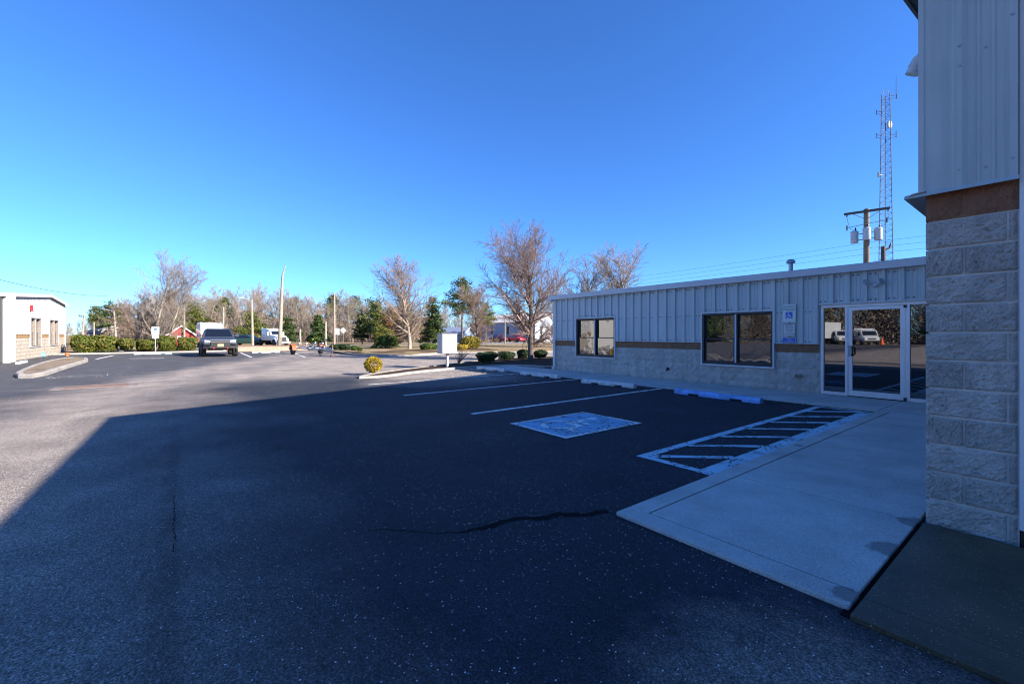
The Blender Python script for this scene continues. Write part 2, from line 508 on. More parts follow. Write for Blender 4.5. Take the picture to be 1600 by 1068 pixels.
class MB:
    def __init__(s):
        s.v, s.f = [], []

    def add(s, vs, fs):
        o = len(s.v)
        s.v += [tuple(map(float, v)) for v in vs]
        s.f += [tuple(i + o for i in f) for f in fs]
        return s

    def box(s, x0, x1, y0, y1, z0, z1):
        vs = [(x, y, z) for z in (z0, z1) for x, y in ((x0, y0), (x1, y0), (x1, y1), (x0, y1))]
        return s.add(vs, [(0, 3, 2, 1), (4, 5, 6, 7), (0, 1, 5, 4), (1, 2, 6, 5), (2, 3, 7, 6), (3, 0, 4, 7)])

    def bbox(s, x0, x1, y0, y1, z0, z1, b=0.01):
        """box with chamfered vertical edges and top"""
        p = [(x0 + b, y0), (x1 - b, y0), (x1, y0 + b), (x1, y1 - b), (x1 - b, y1), (x0 + b, y1), (x0, y1 - b), (x0, y0 + b)]
        cx, cy = (x0 + x1) / 2, (y0 + y1) / 2
        def inset(q, k):
            return (q[0] + (b if q[0] < cx else -b) * k, q[1] + (b if q[1] < cy else -b) * k)
        rings = [[(*inset(q, 0.6), z0) for q in p], [(*q, z0 + b) for q in p], [(*q, z1 - b) for q in p], [(*inset(q, 0.6), z1) for q in p]]
        return s.loft(rings)

    def loft(s, rings, caps=True):
        n = len(rings[0])
        vs = [v for r in rings for v in r]
        fs = []
        for k in range(len(rings) - 1):
            for i in range(n):
                j = (i + 1) % n
                fs.append((k * n + i, k * n + j, (k + 1) * n + j, (k + 1) * n + i))
        if caps:
            fs.append(tuple(reversed(range(n))))
            fs.append(tuple((len(rings) - 1) * n + i for i in range(n)))
        return s.add(vs, fs)

    def tube(s, p0, p1, r0, r1=None, n=8):
        r1 = r0 if r1 is None else r1
        p0, p1 = np.array(p0, float), np.array(p1, float)
        d = p1 - p0
        d /= (np.linalg.norm(d) + 1e-9)
        a = np.cross(d, (0, 0, 1) if abs(d[2]) < 0.9 else (1, 0, 0))
        a /= np.linalg.norm(a)
        b = np.cross(d, a)
        rings = []
        for p, r in ((p0, r0), (p1, r1)):
            rings.append([p + r * (cos(2 * pi * i / n) * a + sin(2 * pi * i / n) * b) for i in range(n)])
        return s.loft(rings)

    def path(s, pts, r, n=8):
        """swept tube with shared rings"""
        pts = [np.array(p, float) for p in pts]
        rr = r if isinstance(r, (list, tuple)) else [r] * len(pts)
        rings = []
        ref = None
        for i, p in enumerate(pts):
            d = pts[min(i + 1, len(pts) - 1)] - pts[max(i - 1, 0)]
            d /= (np.linalg.norm(d) + 1e-9)
            if ref is None:
                ref = np.cross(d, (0, 0, 1) if abs(d[2]) < 0.9 else (1, 0, 0))
            ref = ref - d * np.dot(ref, d)
            ref /= (np.linalg.norm(ref) + 1e-9)
            b = np.cross(d, ref)
            rings.append([p + rr[i] * (cos(2 * pi * k / n) * ref + sin(2 * pi * k / n) * b) for k in range(n)])
        return s.loft(rings)

    def lathe(s, c, prof, n=20, axis='z'):
        rings = []
        for r, h in prof:
            ring = []
            for i in range(n):
                a = 2 * pi * i / n
                q = (r * cos(a), r * sin(a), h)
                if axis == 'y':
                    q = (q[0], q[2], q[1])
                elif axis == 'x':
                    q = (q[2], q[0], q[1])
                ring.append((c[0] + q[0], c[1] + q[1], c[2] + q[2]))
            rings.append(ring)
        return s.loft(rings)

    def prism(s, poly, z0, z1):
        return s.loft([[(x, y, z0) for x, y in poly], [(x, y, z1) for x, y in poly]])

    def xprism(s, poly, x0, x1):
        return s.loft([[(x0, y, z) for y, z in poly], [(x1, y, z) for y, z in poly]])

    def yprism(s, poly, y0, y1):
        return s.loft([[(x, y0, z) for x, z in poly], [(x, y1, z) for x, z in poly]])

    def quad(s, a, b, c, d):
        return s.add([a, b, c, d], [(0, 1, 2, 3)])

    def mesh(s, name, m, smooth=False):
        me = bpy.data.meshes.new(name)
        me.from_pydata(s.v, [], s.f)
        me.update()
        me.validate()
        if m:
            me.materials.append(m)
        import bmesh
        bm = bmesh.new()
        bm.from_mesh(me)
        bmesh.ops.recalc_face_normals(bm, faces=bm.faces)
        bm.to_mesh(me)
        bm.free()
        if smooth:
            me.polygons.foreach_set('use_smooth', np.ones(len(me.polygons), bool))
            try:
                me.set_sharp_from_angle(angle=R(40))
            except Exception:
                pass
        return me

    def build(s, name, m, parent=None, smooth=False, world=True):
        """world=True: coordinates are world coordinates, moved into the parent's frame"""
        if world and parent is not None:
            (ox, oy, oz), rz = origin_of(parent)
            c, q = cos(-rz), sin(-rz)
            s.v = [((x - ox) * c - (y - oy) * q, (x - ox) * q + (y - oy) * c, z - oz) for x, y, z in s.v]
        return link(bpy.data.objects.new(name, s.mesh(name, m, smooth)), parent)


def tag(o, label=None, cat=None, group=None, kind=None):
    if label:
        o['label'] = label
    if cat:
        o['category'] = cat
    if group:
        o['group'] = group
    if kind:
        o['kind'] = kind
    return o


def thing(name, label, cat, loc=(0, 0, 0), rz=0, group=None):
    o = bpy.data.objects.new(name, None)
    o.empty_display_size = 0.2
    COL.objects.link(o)
    o.location = loc
    o.rotation_euler = (0, 0, rz)
    return tag(o, label, cat, group)


def struct(o, label=None):
    return tag(o, label, kind='structure')


def put(name, me, parent=None, loc=(0, 0, 0), rz=0, scale=(1, 1, 1)):
    o = bpy.data.objects.new(name, me)
    link(o, parent)
    o.location = loc
    o.rotation_euler = (0, 0, rz)
    o.scale = scale
    return o


def copy_tree(o, parent=None):
    c = o.copy()
    COL.objects.link(c)
    c.parent = parent
    for ch in list(o.children):
        copy_tree(ch, c)
    return c


def text_mesh(txt, size, m, align='CENTER'):
    cu = bpy.data.curves.new('lettering', 'FONT')
    cu.body = txt
    cu.size = size
    cu.align_x = align
    cu.align_y = 'CENTER'
    cu.extrude = 0.0006
    cu.resolution_u = 2
    ob = bpy.data.objects.new('lettering', cu)
    COL.objects.link(ob)
    bpy.context.view_layer.update()
    me = bpy.data.meshes.new_from_object(ob.evaluated_get(bpy.context.evaluated_depsgraph_get()))
    bpy.data.objects.remove(ob)
    me.materials.clear()
    me.materials.append(m)
    return me


FX, FY = -0.7927, 0.6095


def G(px, py, z=0.0):
    """point of the level z seen at a pixel of the photograph: used to survey positions on the ground"""
    t = (EYE - z) / ((py - 523) / 675)
    a = (px - 800) / 675
    return (t * (FX + a * FY), t * (FY - a * FX))


def D(px, t):
    """ground point in direction px at depth t"""
    a = (px - 800) / 675
    return (t * (FX + a * FY), t * (FY - a * FX))


def ztop(py, t):
    return EYE + (523 - py) / 675 * t


# ------------------------------------------------------------------ ground
g = MB()
g.add([(-1500, -1500, -0.06), (1500, -1500, -0.06), (1500, 1500, -0.06), (-1500, 1500, -0.06)], [(0, 1, 2, 3)])
struct(g.build('ground', A_GRASS))
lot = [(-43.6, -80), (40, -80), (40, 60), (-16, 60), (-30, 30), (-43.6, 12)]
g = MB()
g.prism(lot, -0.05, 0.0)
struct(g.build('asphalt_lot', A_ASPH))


def ribbon(name, pts, w0, m, z=0.004, seed=0, jit=0.0, kind='structure'):
    rng = random.Random(seed)
    P = [np.array(p, float) for p in pts]
    V, F = [], []
    for i, p in enumerate(P):
        d = P[min(i + 1, len(P) - 1)] - P[max(i - 1, 0)]
        d /= np.linalg.norm(d)
        n = np.array((-d[1], d[0]))
        ww = (w0[i] if isinstance(w0, list) else w0) * 0.5
        a = p + n * ww * (1 + jit * rng.uniform(-1, 1))
        b = p - n * ww * (1 + jit * rng.uniform(-1, 1))
        V += [(a[0], a[1], z), (b[0], b[1], z)]
        if i:
            k = 2 * i
            F.append((k - 2, k - 1, k + 1, k))
    b = MB()
    b.add(V, F)
    o = b.build(name, m)
    o['kind'] = kind
    return o


def wander(p, q, n, amp, seed):
    rng = random.Random(seed)
    out = []
    off = 0
    p, q = np.array(p), np.array(q)
    d = q - p
    nn = np.array((-d[1], d[0])) / np.linalg.norm(d)
    for i in range(n + 1):
        f = i / n
        off = off * 0.75 + rng.uniform(-amp, amp)
        out.append(tuple(p + d * f + nn * off * min(1, 6 * f, 6 * (1 - f) + 0.2)))
    return out


ribbon('asphalt_crack', wander(G(716, 832), G(800, 812), 14, 0.02, 3) + wander(G(812, 809), G(950, 799), 18, 0.02, 4), [0.015 + 0.04 * min(1, i / 8) for i in range(34)], A_CRACK, seed=1, jit=0.5)
ribbon('asphalt_crack', wander(G(575, 829), G(712, 832), 22, 0.016, 5), 0.008, A_CRACK, seed=2, jit=0.5)
ribbon('asphalt_crack', wander(G(272, 775), G(271, 862), 50, 0.007, 6), 0.005, A_CRACK, seed=3, jit=0.8)
ribbon('asphalt_crack', wander(G(110, 645), G(330, 612), 30, 0.05, 9), 0.012, A_CRACK, seed=5, jit=0.8)

# painted stall lines
for (a, b, wd) in ((((-6.5, 4.1), (-6.56, 9.95), 0.115)), (((-9.45, 4.1), (-9.55, 9.95), 0.1)), (((-12.1, 4.2), (-12.3, 9.95), 0.1)), ((-14.95, 7.6), (-15.0, 9.6), 0.09)):
    struct(ribbon('parking_line', [a, b], wd, A_WHITE))
for (p, q, wd) in (((376, 551), (393, 558), 0.12), ((455, 550), (477, 558), 0.12), ((150, 561), (178, 555), 0.14), ((203, 560), (256, 559.5), 0.3)):
    struct(ribbon('parking_line', [G(*p), G(*q)], wd, A_WHITE))


# international wheelchair symbol as flat outlines (unit square, facing +x, up +y)
def isa_shapes():
    out = []
    out.append([(0.40 + 0.075 * cos(2 * pi * i / 16), 0.86 + 0.075 * sin(2 * pi * i / 16)) for i in range(16)])
    out.append([(0.36, 0.74), (0.45, 0.74), (0.47, 0.42), (0.38, 0.42)])
    out.append([(0.45, 0.62), (0.68, 0.60), (0.68, 0.53), (0.455, 0.55)])
    out.append([(0.40, 0.48), (0.72, 0.46), (0.70, 0.38), (0.41, 0.39)])
    out.append([(0.63, 0.385), (0.70, 0.385), (0.82, 0.14), (0.75, 0.12)])
    out.append([(0.76, 0.19), (0.90, 0.22), (0.91, 0.16), (0.79, 0.125)])
    arc = []
    for i in range(19):
        a = R(115) + R(250) * i / 18
        arc.append((0.43 + 0.27 * cos(a), 0.30 + 0.27 * sin(a), 0.43 + 0.205 * cos(a), 0.30 + 0.205 * sin(a)))
    for k in range(18):
        a, b = arc[k], arc[k + 1]
        out.append([(a[0], a[1]), (b[0], b[1]), (b[2], b[3]), (a[2], a[3])])
    return out


x0, x1, y0, y1 = -5.42, -4.17, 4.12, 5.8
b = MB()
b.add([(x0, y0, 0.004), (x1, y0, 0.004), (x1, y1, 0.004), (x0, y1, 0.004)], [(0, 1, 2, 3)])
struct(b.build('painted_square', A_SQUARE))
b = MB()
e = 0.075
for r in ((x0, x1, y0, y0 + e), (x0, x1, y1 - e, y1), (x0, x0 + e, y0 + e, y1 - e), (x1 - e, x1, y0 + e, y1 - e)):
    b.add([(r[0], r[2], 0.008), (r[1], r[2], 0.008), (r[1], r[3], 0.008), (r[0], r[3], 0.008)], [(0, 1, 2, 3)])
struct(b.build('painted_border', A_WHITE))
b = MB()
for i, poly in enumerate(isa_shapes()):
    b.add([(x0 + 0.1 + 1.05 * u, y0 + 0.2 + 1.3 * v, 0.008 + 0.0004 * (i % 5)) for u, v in poly], [tuple(range(len(poly)))])
struct(b.build('painted_wheelchair_symbol', A_WSYM))

# hatched access aisle
hx0, hx1, hy0, hy1 = -3.08, -2.22, 4.18, 9.9
for a, c, wd in (((hx0 + .05, hy0), (hx0 + .05, hy1), 0.11), ((hx1 - .06, hy0), (hx1 - .06, hy1), 0.17)):
    struct(ribbon('painted_aisle_line', [a, c], wd, A_BLUE))
for yy in (hy0 + 0.06, hy1 - 0.05):
    struct(ribbon('painted_aisle_line', [(hx0 + .1, yy), (hx1 - .14, yy)], 0.11, A_BLUE, z=0.0042))
k = 0
for i in range(7):
    ya = hy0 + 0.12 + i * 0.8
    yb = ya + 0.72
    if yb > hy1 - 0.1:
        yb = hy1 - 0.1
    struct(ribbon('painted_aisle_line', [(hx0 + .1, ya), (hx1 - .14, yb)], 0.1, A_BLUE, z=0.0045))

# concrete walk in front of the office and the slab to the left of the tall building
base = MB()
base.box(-15.38, -0.71, 10.02, 11.82, -0.04, 0.024)
base.box(-2.15, -0.72, 2.72, 10.0, -0.04, 0.0235)
sw = struct(base.build('sidewalk', A_CRACK), 'concrete walk along the office wall and beside the tall building')


def slab(x0, x1, y0, y1, m=A_CONC, top=0.03, parent=sw, gap=0.006, name='sidewalk_slab'):
    b = MB()
    b.bbox(x0 + gap, x1 - gap, y0 + gap, y1 - gap, 0.0, top, 0.006)
    return b.build(name, m, parent)


xs = [-15.4, -13.9, -12.3, -10.8, -9.3, -7.8, -6.3, -4.8, -3.3, -2.17]
for a, c in zip(xs, xs[1:]):
    slab(a, c, 10.0, 11.83)
slab(-2.17, -0.69, 10.0, 11.83)
ys = [2.87, 4.3, 5.72, 7.14, 8.56, 10.0]
for i, (a, c) in enumerate(zip(ys, ys[1:])):
    slab(-2.0, -0.69, a, c, gap=0.010)
    slab(-2.17, -2.0, a if i else 2.87, c, gap=0.003)
slab(-2.17, -0.69, 2.68, 2.87, gap=0.004)
# damp apron in front of the overhead door
ap = MB()
ap.box(-0.715, 6, 2.62, 4.33, -0.04, 0.007)
ap = struct(ap.build('damp_apron', A_CRACK), 'dark damp concrete apron at the foot of the tall building')
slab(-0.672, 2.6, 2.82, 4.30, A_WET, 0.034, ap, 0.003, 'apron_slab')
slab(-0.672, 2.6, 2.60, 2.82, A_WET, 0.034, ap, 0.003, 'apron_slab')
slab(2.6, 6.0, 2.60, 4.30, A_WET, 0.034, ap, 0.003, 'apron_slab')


def blob(name, c, rx, ry, m, z, seed):
    rng = random.Random(seed)
    ph = [rng.uniform(0, 6.28) for _ in range(4)]
    b = MB()
    pts = []
    for i in range(36):
        a = 2 * pi * i / 36
        r = 1 + 0.16 * sin(2 * a + ph[0]) + 0.1 * sin(3 * a + ph[1]) + 0.07 * sin(7 * a + ph[2])
        pts.append((c[0] + rx * r * cos(a), c[1] + ry * r * sin(a), z))
    b.add(pts, [tuple(range(36))])
    return struct(b.build(name, m))






# ---------------- kerbed islands
def offset_poly(P, d):
    """inset a polygon (counter clockwise) by d"""
    n = len(P)
    out = []
    for i in range(n):
        a, p, c = (np.array(P[(i + k) % n], float) for k in (-1, 0, 1))
        e1, e2 = p - a, c - p
        e1 /= np.linalg.norm(e1)
        e2 /= np.linalg.norm(e2)
        n1, n2 = np.array((-e1[1], e1[0])), np.array((-e2[1], e2[0]))
        m = n1 + n2
        m /= max(0.35, np.dot(m, m) / 2)
        out.append(tuple(p + m * d))
    return out


def area(P):
    return 0.5 * sum(P[i][0] * P[(i + 1) % len(P)][1] - P[(i + 1) % len(P)][0] * P[i][1] for i in range(len(P)))


def kerbed(poly, fill_m, name='planting_island', w=0.15, h=0.11, label=None, fill='island_soil'):
    if area(poly) < 0:
        poly = poly[::-1]
    i1 = offset_poly(poly, 0.025)
    i2 = offset_poly(poly, w)
    b = MB()
    n = len(poly)
    rings = [[(x, y, -0.02) for x, y in poly], [(x, y, h - 0.025) for x, y in poly], [(x, y, h) for x, y in i1], [(x, y, h) for x, y in i2], [(x, y, -0.02) for x, y in i2]]
    b.loft(rings, caps=False)
    k = struct(b.build('kerb', A_KERB), label)
    f = MB()
    f.add([(x, y, h - 0.02) for x, y in i2], [tuple(range(n))])
    struct(f.build(fill, fill_m))
    return k


def smooth_poly(P, it=2):
    for _ in range(it):
        Q = []
        for i in range(len(P)):
            a, c = np.array(P[i]), np.array(P[(i + 1) % len(P)])
            Q += [tuple(a * 0.75 + c * 0.25), tuple(a * 0.25 + c * 0.75)]
        P = Q
    return P


isl1 = [G(548, 592), G(600, 590), G(650, 582.5), G(705, 577), (-15.6, 10.4), (-15.42, 12.2), (-13.2, 12.3), (-13.1, 40), (-17, 40), (-19.5, 26), (-20.6, 19), (-20.4, 15.5), G(745, 564.5), G(690, 571.5), G(640, 577), G(590, 584)]
kerbed(smooth_poly(isl1, 1), A_MULCH, h=0.07, label='low kerb round the mulched strip beside the stalls')
isl2 = [(-43.4, 9.2), (-37.6, 10.0), (-33.2, 9.6), (-29.2, 9.35), (-27.2, 10.1), (-26.6, 11.2), (-27.0, 13.0), (-28.4, 15.6), (-28.6, 17.2), (-27.6, 19.2), (-26.0, 22.0), (-24.5, 27), (-24, 38), (-56, 38), (-56, 9.0)]
kerbed(smooth_poly(isl2, 1), A_GRASS, label='pale kerb curving round the brown lawn', fill='lawn')
for (c, rx, ry, sd) in ((G(605, 552), 1.5, 1.2, 1), (G(640, 549), 1.6, 1.6, 2), (G(545, 552), 2.2, 0.9, 3), (G(745, 547), 1.9, 1.9, 4), (G(690, 550), 1.0, 1.6, 5)):
    pts = blob('mulch_bed', c, rx, ry, A_MULCH, 0.1, sd)
isl3 = [G(17, 591), G(62, 590.5), G(100, 577), G(147, 562.5), G(108, 560.5), G(72, 567), G(40, 578)]
kerbed(smooth_poly(isl3, 1), A_SOIL, label='pale kerb round the bare strip by the cream building', h=0.13)
# far bed with the hedge
bed = [(-43.6, -30), (-43.4, -6), (-43.2, 3.1), (-47.5, 3.1), (-47.5, -30)]
kerbed(bed, A_MULCH, label='kerb in front of the far hedge')
# road beyond the lawn
b = MB()
b.box(-66, -57, -300, 300, -0.05, -0.02)
struct(b.build('road', A_ROAD))
for xx in (-57.3, -65.7, -61.5):
    struct(ribbon('road_line', [(xx, -300), (xx, 300)], 0.15, A_WHITE, z=-0.012))
# grassy bank on the left
b = MB()
prof = [(-47.6, -0.05), (-52, 0.3), (-62, 0.95), (-74, 1.25), (-82, 1.2), (-100, 0.6), (-120, -0.05)]
rng = random.Random(4)
rings = []
for yy in np.linspace(-120, -1, 24):
    k = min(1, max(0, (-1 - yy) / 14))
    rings.append([(x, yy, -0.055 + (z + 0.05) * k + (rng.uniform(-.05, .05) if z > 0 else 0)) for x, z in prof])
vs = [v for r in rings for v in r]
n = len(prof)
b.add(vs, [(k * n + i, k * n + i + 1, (k + 1) * n + i + 1, (k + 1) * n + i) for k in range(23) for i in range(n - 1)])
struct(b.build('grass_bank', A_GRASS, smooth=True))

# storm drain grate in the left lot
dr = thing('storm_drain', 'rusty slotted storm drain grate set in a pale concrete apron', 'drain', (*G(152, 603.5), 0), R(92))
b = MB()
b.box(-0.85, 0.85, -0.42, 0.42, -0.02, 0.006)
b.build('apron', mat('old_asphalt', (0.2, 0.16, 0.14), 0.9, 0.35, 5, bmp=0.5, bscale=60), dr, world=False)
b = MB()
for i in range(2):
    xo = -0.62 + i * 0.64
    b.box(xo - .02, xo + 0.62, -0.36, -0.32, 0.0, 0.02)
    b.box(xo - .02, xo + 0.62, 0.32, 0.36, 0.0, 0.02)
    for j in range(11):
        b.box(xo + j * 0.058, xo + j * 0.058 + 0.024, -0.32, 0.32, 0.0, 0.018)
b.build('grate', mat('rusty_iron', (0.17, 0.11, 0.09), 0.8, 0.3, 12), dr, world=False)

# loose pale stones lying on the asphalt
rngs = np.random.default_rng(21)
V, F = [], []


def stones(cx, cy, sx_, sy_, n, s0, s1):
    for _ in range(n):
        x, y = rngs.normal(cx, sx_), rngs.normal(cy, sy_)
        r = rngs.uniform(s0, s1)
        a = rngs.uniform(0, 6.28)
        o = len(V)
        for k in range(4):
            q = a + k * pi / 2 + rngs.uniform(-.3, .3)
            V.append((x + r * cos(q), y + r * sin(q) * 0.8, 0.0))
        V.append((x, y, r * rngs.uniform(0.6, 1.0)))
        F.extend([(o + k, o + (k + 1) % 4, o + 4) for k in range(4)])


stones(*G(740, 585), 0.9, 0.8, 170, 0.008, 0.035)
stones(*G(660, 588), 0.7, 0.6, 60, 0.006, 0.02)
stones(*G(118, 588), 0.3, 0.8, 80, 0.008, 0.02)
stones(*G(190, 579), 1.2, 1.5, 25, 0.01, 0.025)
stones(*G(880, 790), 0.5, 0.15, 50, 0.002, 0.005)
stones(*G(760, 960), 0.35, 0.35, 60, 0.0015, 0.004)
stones(*G(1000, 900), 0.3, 0.4, 50, 0.0015, 0.004)
stones(*G(520, 900), 0.5, 0.4, 40, 0.0015, 0.004)
stones(-2.3, 6.5, 0.08, 2.0, 60, 0.002, 0.006)
b = MB()
b.add(V, F)
o = b.build('loose_gravel', mat('pale_stone', (0.36, 0.345, 0.32), 0.9, 0.3, 40))
o['kind'] = 'stuff'

# ------------------------------------------------------------------ wheel stops
def stop_mesh(L, name, m):
    prof = [(-0.075, 0.0), (-0.075, 0.055), (-0.045, 0.115), (0.045, 0.115), (0.075, 0.055), (0.075, 0.0)]
    up = [(-0.075, 0.04), (-0.075, 0.055), (-0.045, 0.115), (0.045, 0.115), (0.075, 0.055), (0.075, 0.04)]
    b = MB()
    h = L / 2
    segs = [(-h, -h + 0.36, prof), (-h + 0.36, -h + 0.62, up), (-h + 0.62, h - 0.62, prof), (h - 0.62, h - 0.36, up), (h - 0.36, h, prof)]
    for a, c, p in segs:
        b.xprism(p, a, c)
    return b.mesh(name, m)


def wheel_stop(x, y, L, m, label, rz=0.0, tilt=0):
    o = bpy.data.objects.new('wheel_stop', stop_mesh(L, 'wheel_stop', m))
    COL.objects.link(o)
    o.location = (x, y, 0.003)
    o.rotation_euler = (0, 0, rz)
    tag(o, label, 'wheel stop', 'wheel stops at the ends of parking stalls')
    return o


wheel_stop(-14.0, 9.72, 1.75, A_WSTOP, 'white wheel stop in front of the dark round shrubs', R(3))
wheel_stop(-11.0, 9.62, 1.85, A_WSTOP, 'white wheel stop by the downspout at the office corner', R(2))
wheel_stop(-7.9, 9.42, 1.75, A_WSTOP, 'white wheel stop below the left office window', R(4))
wheel_stop(-4.85, 9.42, 1.95, A_BSTOP, 'bright blue wheel stop below the wall signs', R(-2))
gx, gy = G(240, 553)
wheel_stop(gx + 0.4, gy, 2.1, A_LBSTOP, 'faded light blue wheel stop under the accessible parking sign by the hedge', R(90))
gx, gy = G(416, 551)
wheel_stop(gx, gy, 1.9, A_WSTOP, 'white wheel stop at the foot of the low brick wall', R(90))
gx, gy = G(34, 567.5)
wheel_stop(gx, gy, 1.7, A_WSTOP, 'white wheel stop beside the white pillar of the cream building', R(2))

# ------------------------------------------------------------------ split-face blocks
def block_mesh(seed, L=0.396, H=0.193, T=0.06, nx=8, nz=4, amp=0.012, m=A_BLOCK, name='block'):
    """front face towards -Y at y=0, pillow-edged and uneven; x from 0 to L, z from 0 to H"""
    rng = np.random.default_rng(seed)
    V = []
    for j in range(nz + 1):
        for i in range(nx + 1):
            u, v = i / nx, j / nz
            edge = min(u * nx, (1 - u) * nx, v * nz, (1 - v) * nz)
            d = rng.normal(0, amp) + 0.5 * amp * sin(u * 9 + seed) * cos(v * 5 + seed * 2) if edge > 0 else 0.012
            V.append((u * L, d, v * H))
    F = []
    for j in range(nz):
        for i in range(nx):
            a = j * (nx + 1) + i
            F.append((a, a + 1, a + nx + 2, a + nx + 1))
    # sides
    o = len(V)
    V += [(0, T, 0), (L, T, 0), (L, T, H), (0, T, H)]
    bl, br, tr, tl = 0, nx, (nz + 1) * (nx + 1) - 1, nz * (nx + 1)
    F += [tuple([o, o + 1] + list(range(br, bl - 1, -1)))[:2] + tuple(range(nx, -1, -1))]
    F += [tuple([o + 2, o + 3]) + tuple(range(tl, tr + 1))]
    F += [tuple([o + 3, o]) + tuple(j * (nx + 1) for j in range(nz + 1))]
    F += [tuple([o + 1, o + 2]) + tuple(j * (nx + 1) + nx for j in range(nz, -1, -1))]
    b = MB()
    b.add(V, F)
    return b.mesh(name, m)


def lay_blocks(parent, meshes, x0, x1, z0, rows, y, openings=(), L=0.4064, H=0.2032, start=0, brown=None, name='block', slim=None):
    """rows of running-bond blocks on a wall facing -Y in the parent's own frame; returns count"""
    rng = random.Random(7)
    n = 0
    for r in range(rows):
        zb = z0 + r * H
        holes = [(a, c) for a, c, za, zt in openings if za < zb + H * 0.5 < zt]
        ivs = [(x0, x1)]
        for a, c in holes:
            nv = []
            for p, q in ivs:
                if c <= p or a >= q:
                    nv.append((p, q))
                    continue
                if a > p:
                    nv.append((p, a))
                if c < q:
                    nv.append((c, q))
            ivs = nv
        off = (L / 2 if (r + start) % 2 else 0)
        for p, q in ivs:
            k = math.floor((p - x0 + off) / L)
            while True:
                a = x0 - off + k * L
                c = a + L
                k += 1
                if a >= q - 1e-4:
                    break
                a2, c2 = max(a, p), min(c, q)
                if c2 - a2 < 0.03:
                    continue
                ms = brown if (brown and r == rows - 1) else meshes
                me = ms[rng.randrange(len(ms))]
                if c2 - a2 < 0.1 and slim:
                    me = slim[1 if ms is brown else 0]
                ln = c2 - a2 - 0.01
                o = put(name, me, parent, (a2 + 0.005, y, zb + 0.005), 0, (ln / 0.396, 1, 1))
                n += 1
    return n


# ribbed sheet profile: depth (proud of the wall) at distance x along the sheet
def rib_breaks(p=0.305):
    return [(0.0, 0.0), (0.016, 0.04), (0.06, 0.04), (0.076, 0.0), (0.145, 0.0), (0.152, 0.006), (0.168, 0.006), (0.175, 0.0), (0.22, 0.0), (0.227, 0.006), (0.243, 0.006), (0.25, 0.0), (0.305, 0.0)]


def rib_depth(x, p=0.305):
    x = x % p
    B = rib_breaks()
    for (a, da), (c, dc) in zip(B, B[1:]):
        if a <= x <= c:
            return da + (dc - da) * (x - a) / max(1e-6, c - a)
    return 0.0


def siding(parent, x0, x1, z0, z1, y, m, p=0.305, per=1, grid0=0.0, name='siding_panel', ztop_fn=None):
    """sheets of ribbed siding facing -Y, one object per rib pitch (or per sheet of `per` ribs)"""
    w = p * per
    k = math.floor((x0 - grid0) / w)
    while grid0 + k * w < x1 - 1e-4:
        a, c = max(x0, grid0 + k * w), min(x1, grid0 + (k + 1) * w)
        k += 1
        if c - a < 0.01:
            continue
        xs = {a, c}
        j = math.floor((a - grid0) / p)
        while grid0 + j * p < c:
            for bx, _ in rib_breaks():
                xx = grid0 + j * p + bx
                if a < xx < c:
                    xs.add(round(xx, 5))
            j += 1
        xs = sorted(xs)
        V, F = [], []
        for xx in xs:
            d = rib_depth(xx - grid0 + 1e-7)
            V += [(xx, y - d, z0), (xx, y - d, ztop_fn(xx) if ztop_fn else z1)]
        for i in range(len(xs) - 1):
            F.append((2 * i, 2 * i + 2, 2 * i + 3, 2 * i + 1))
        b = MB()
        b.add(V, F)
        b.build(name, m, parent, world=False)


def cheap_block(seed, m, name='block', amp=0.012):
    return block_mesh(seed, nx=4, nz=2, amp=amp, m=m, name=name)


BIG = [block_mesh(20 + i, nx=26, nz=13, amp=0.0045, m=A_BLOCK) for i in range(5)]
SLIM = [block_mesh(55, nx=2, nz=6, amp=0.002, m=A_BLOCK), block_mesh(56, nx=2, nz=6, amp=0.002, m=A_BBLOCK)]
BIGB = [block_mesh(40 + i, nx=12, nz=6, amp=0.005, m=A_BBLOCK) for i in range(3)]
OFF = [cheap_block(60 + i, A_WBLOCK, amp=0.006) for i in range(5)]
OFFB = [cheap_block(70 + i, A_WBROWN, amp=0.006) for i in range(3)]


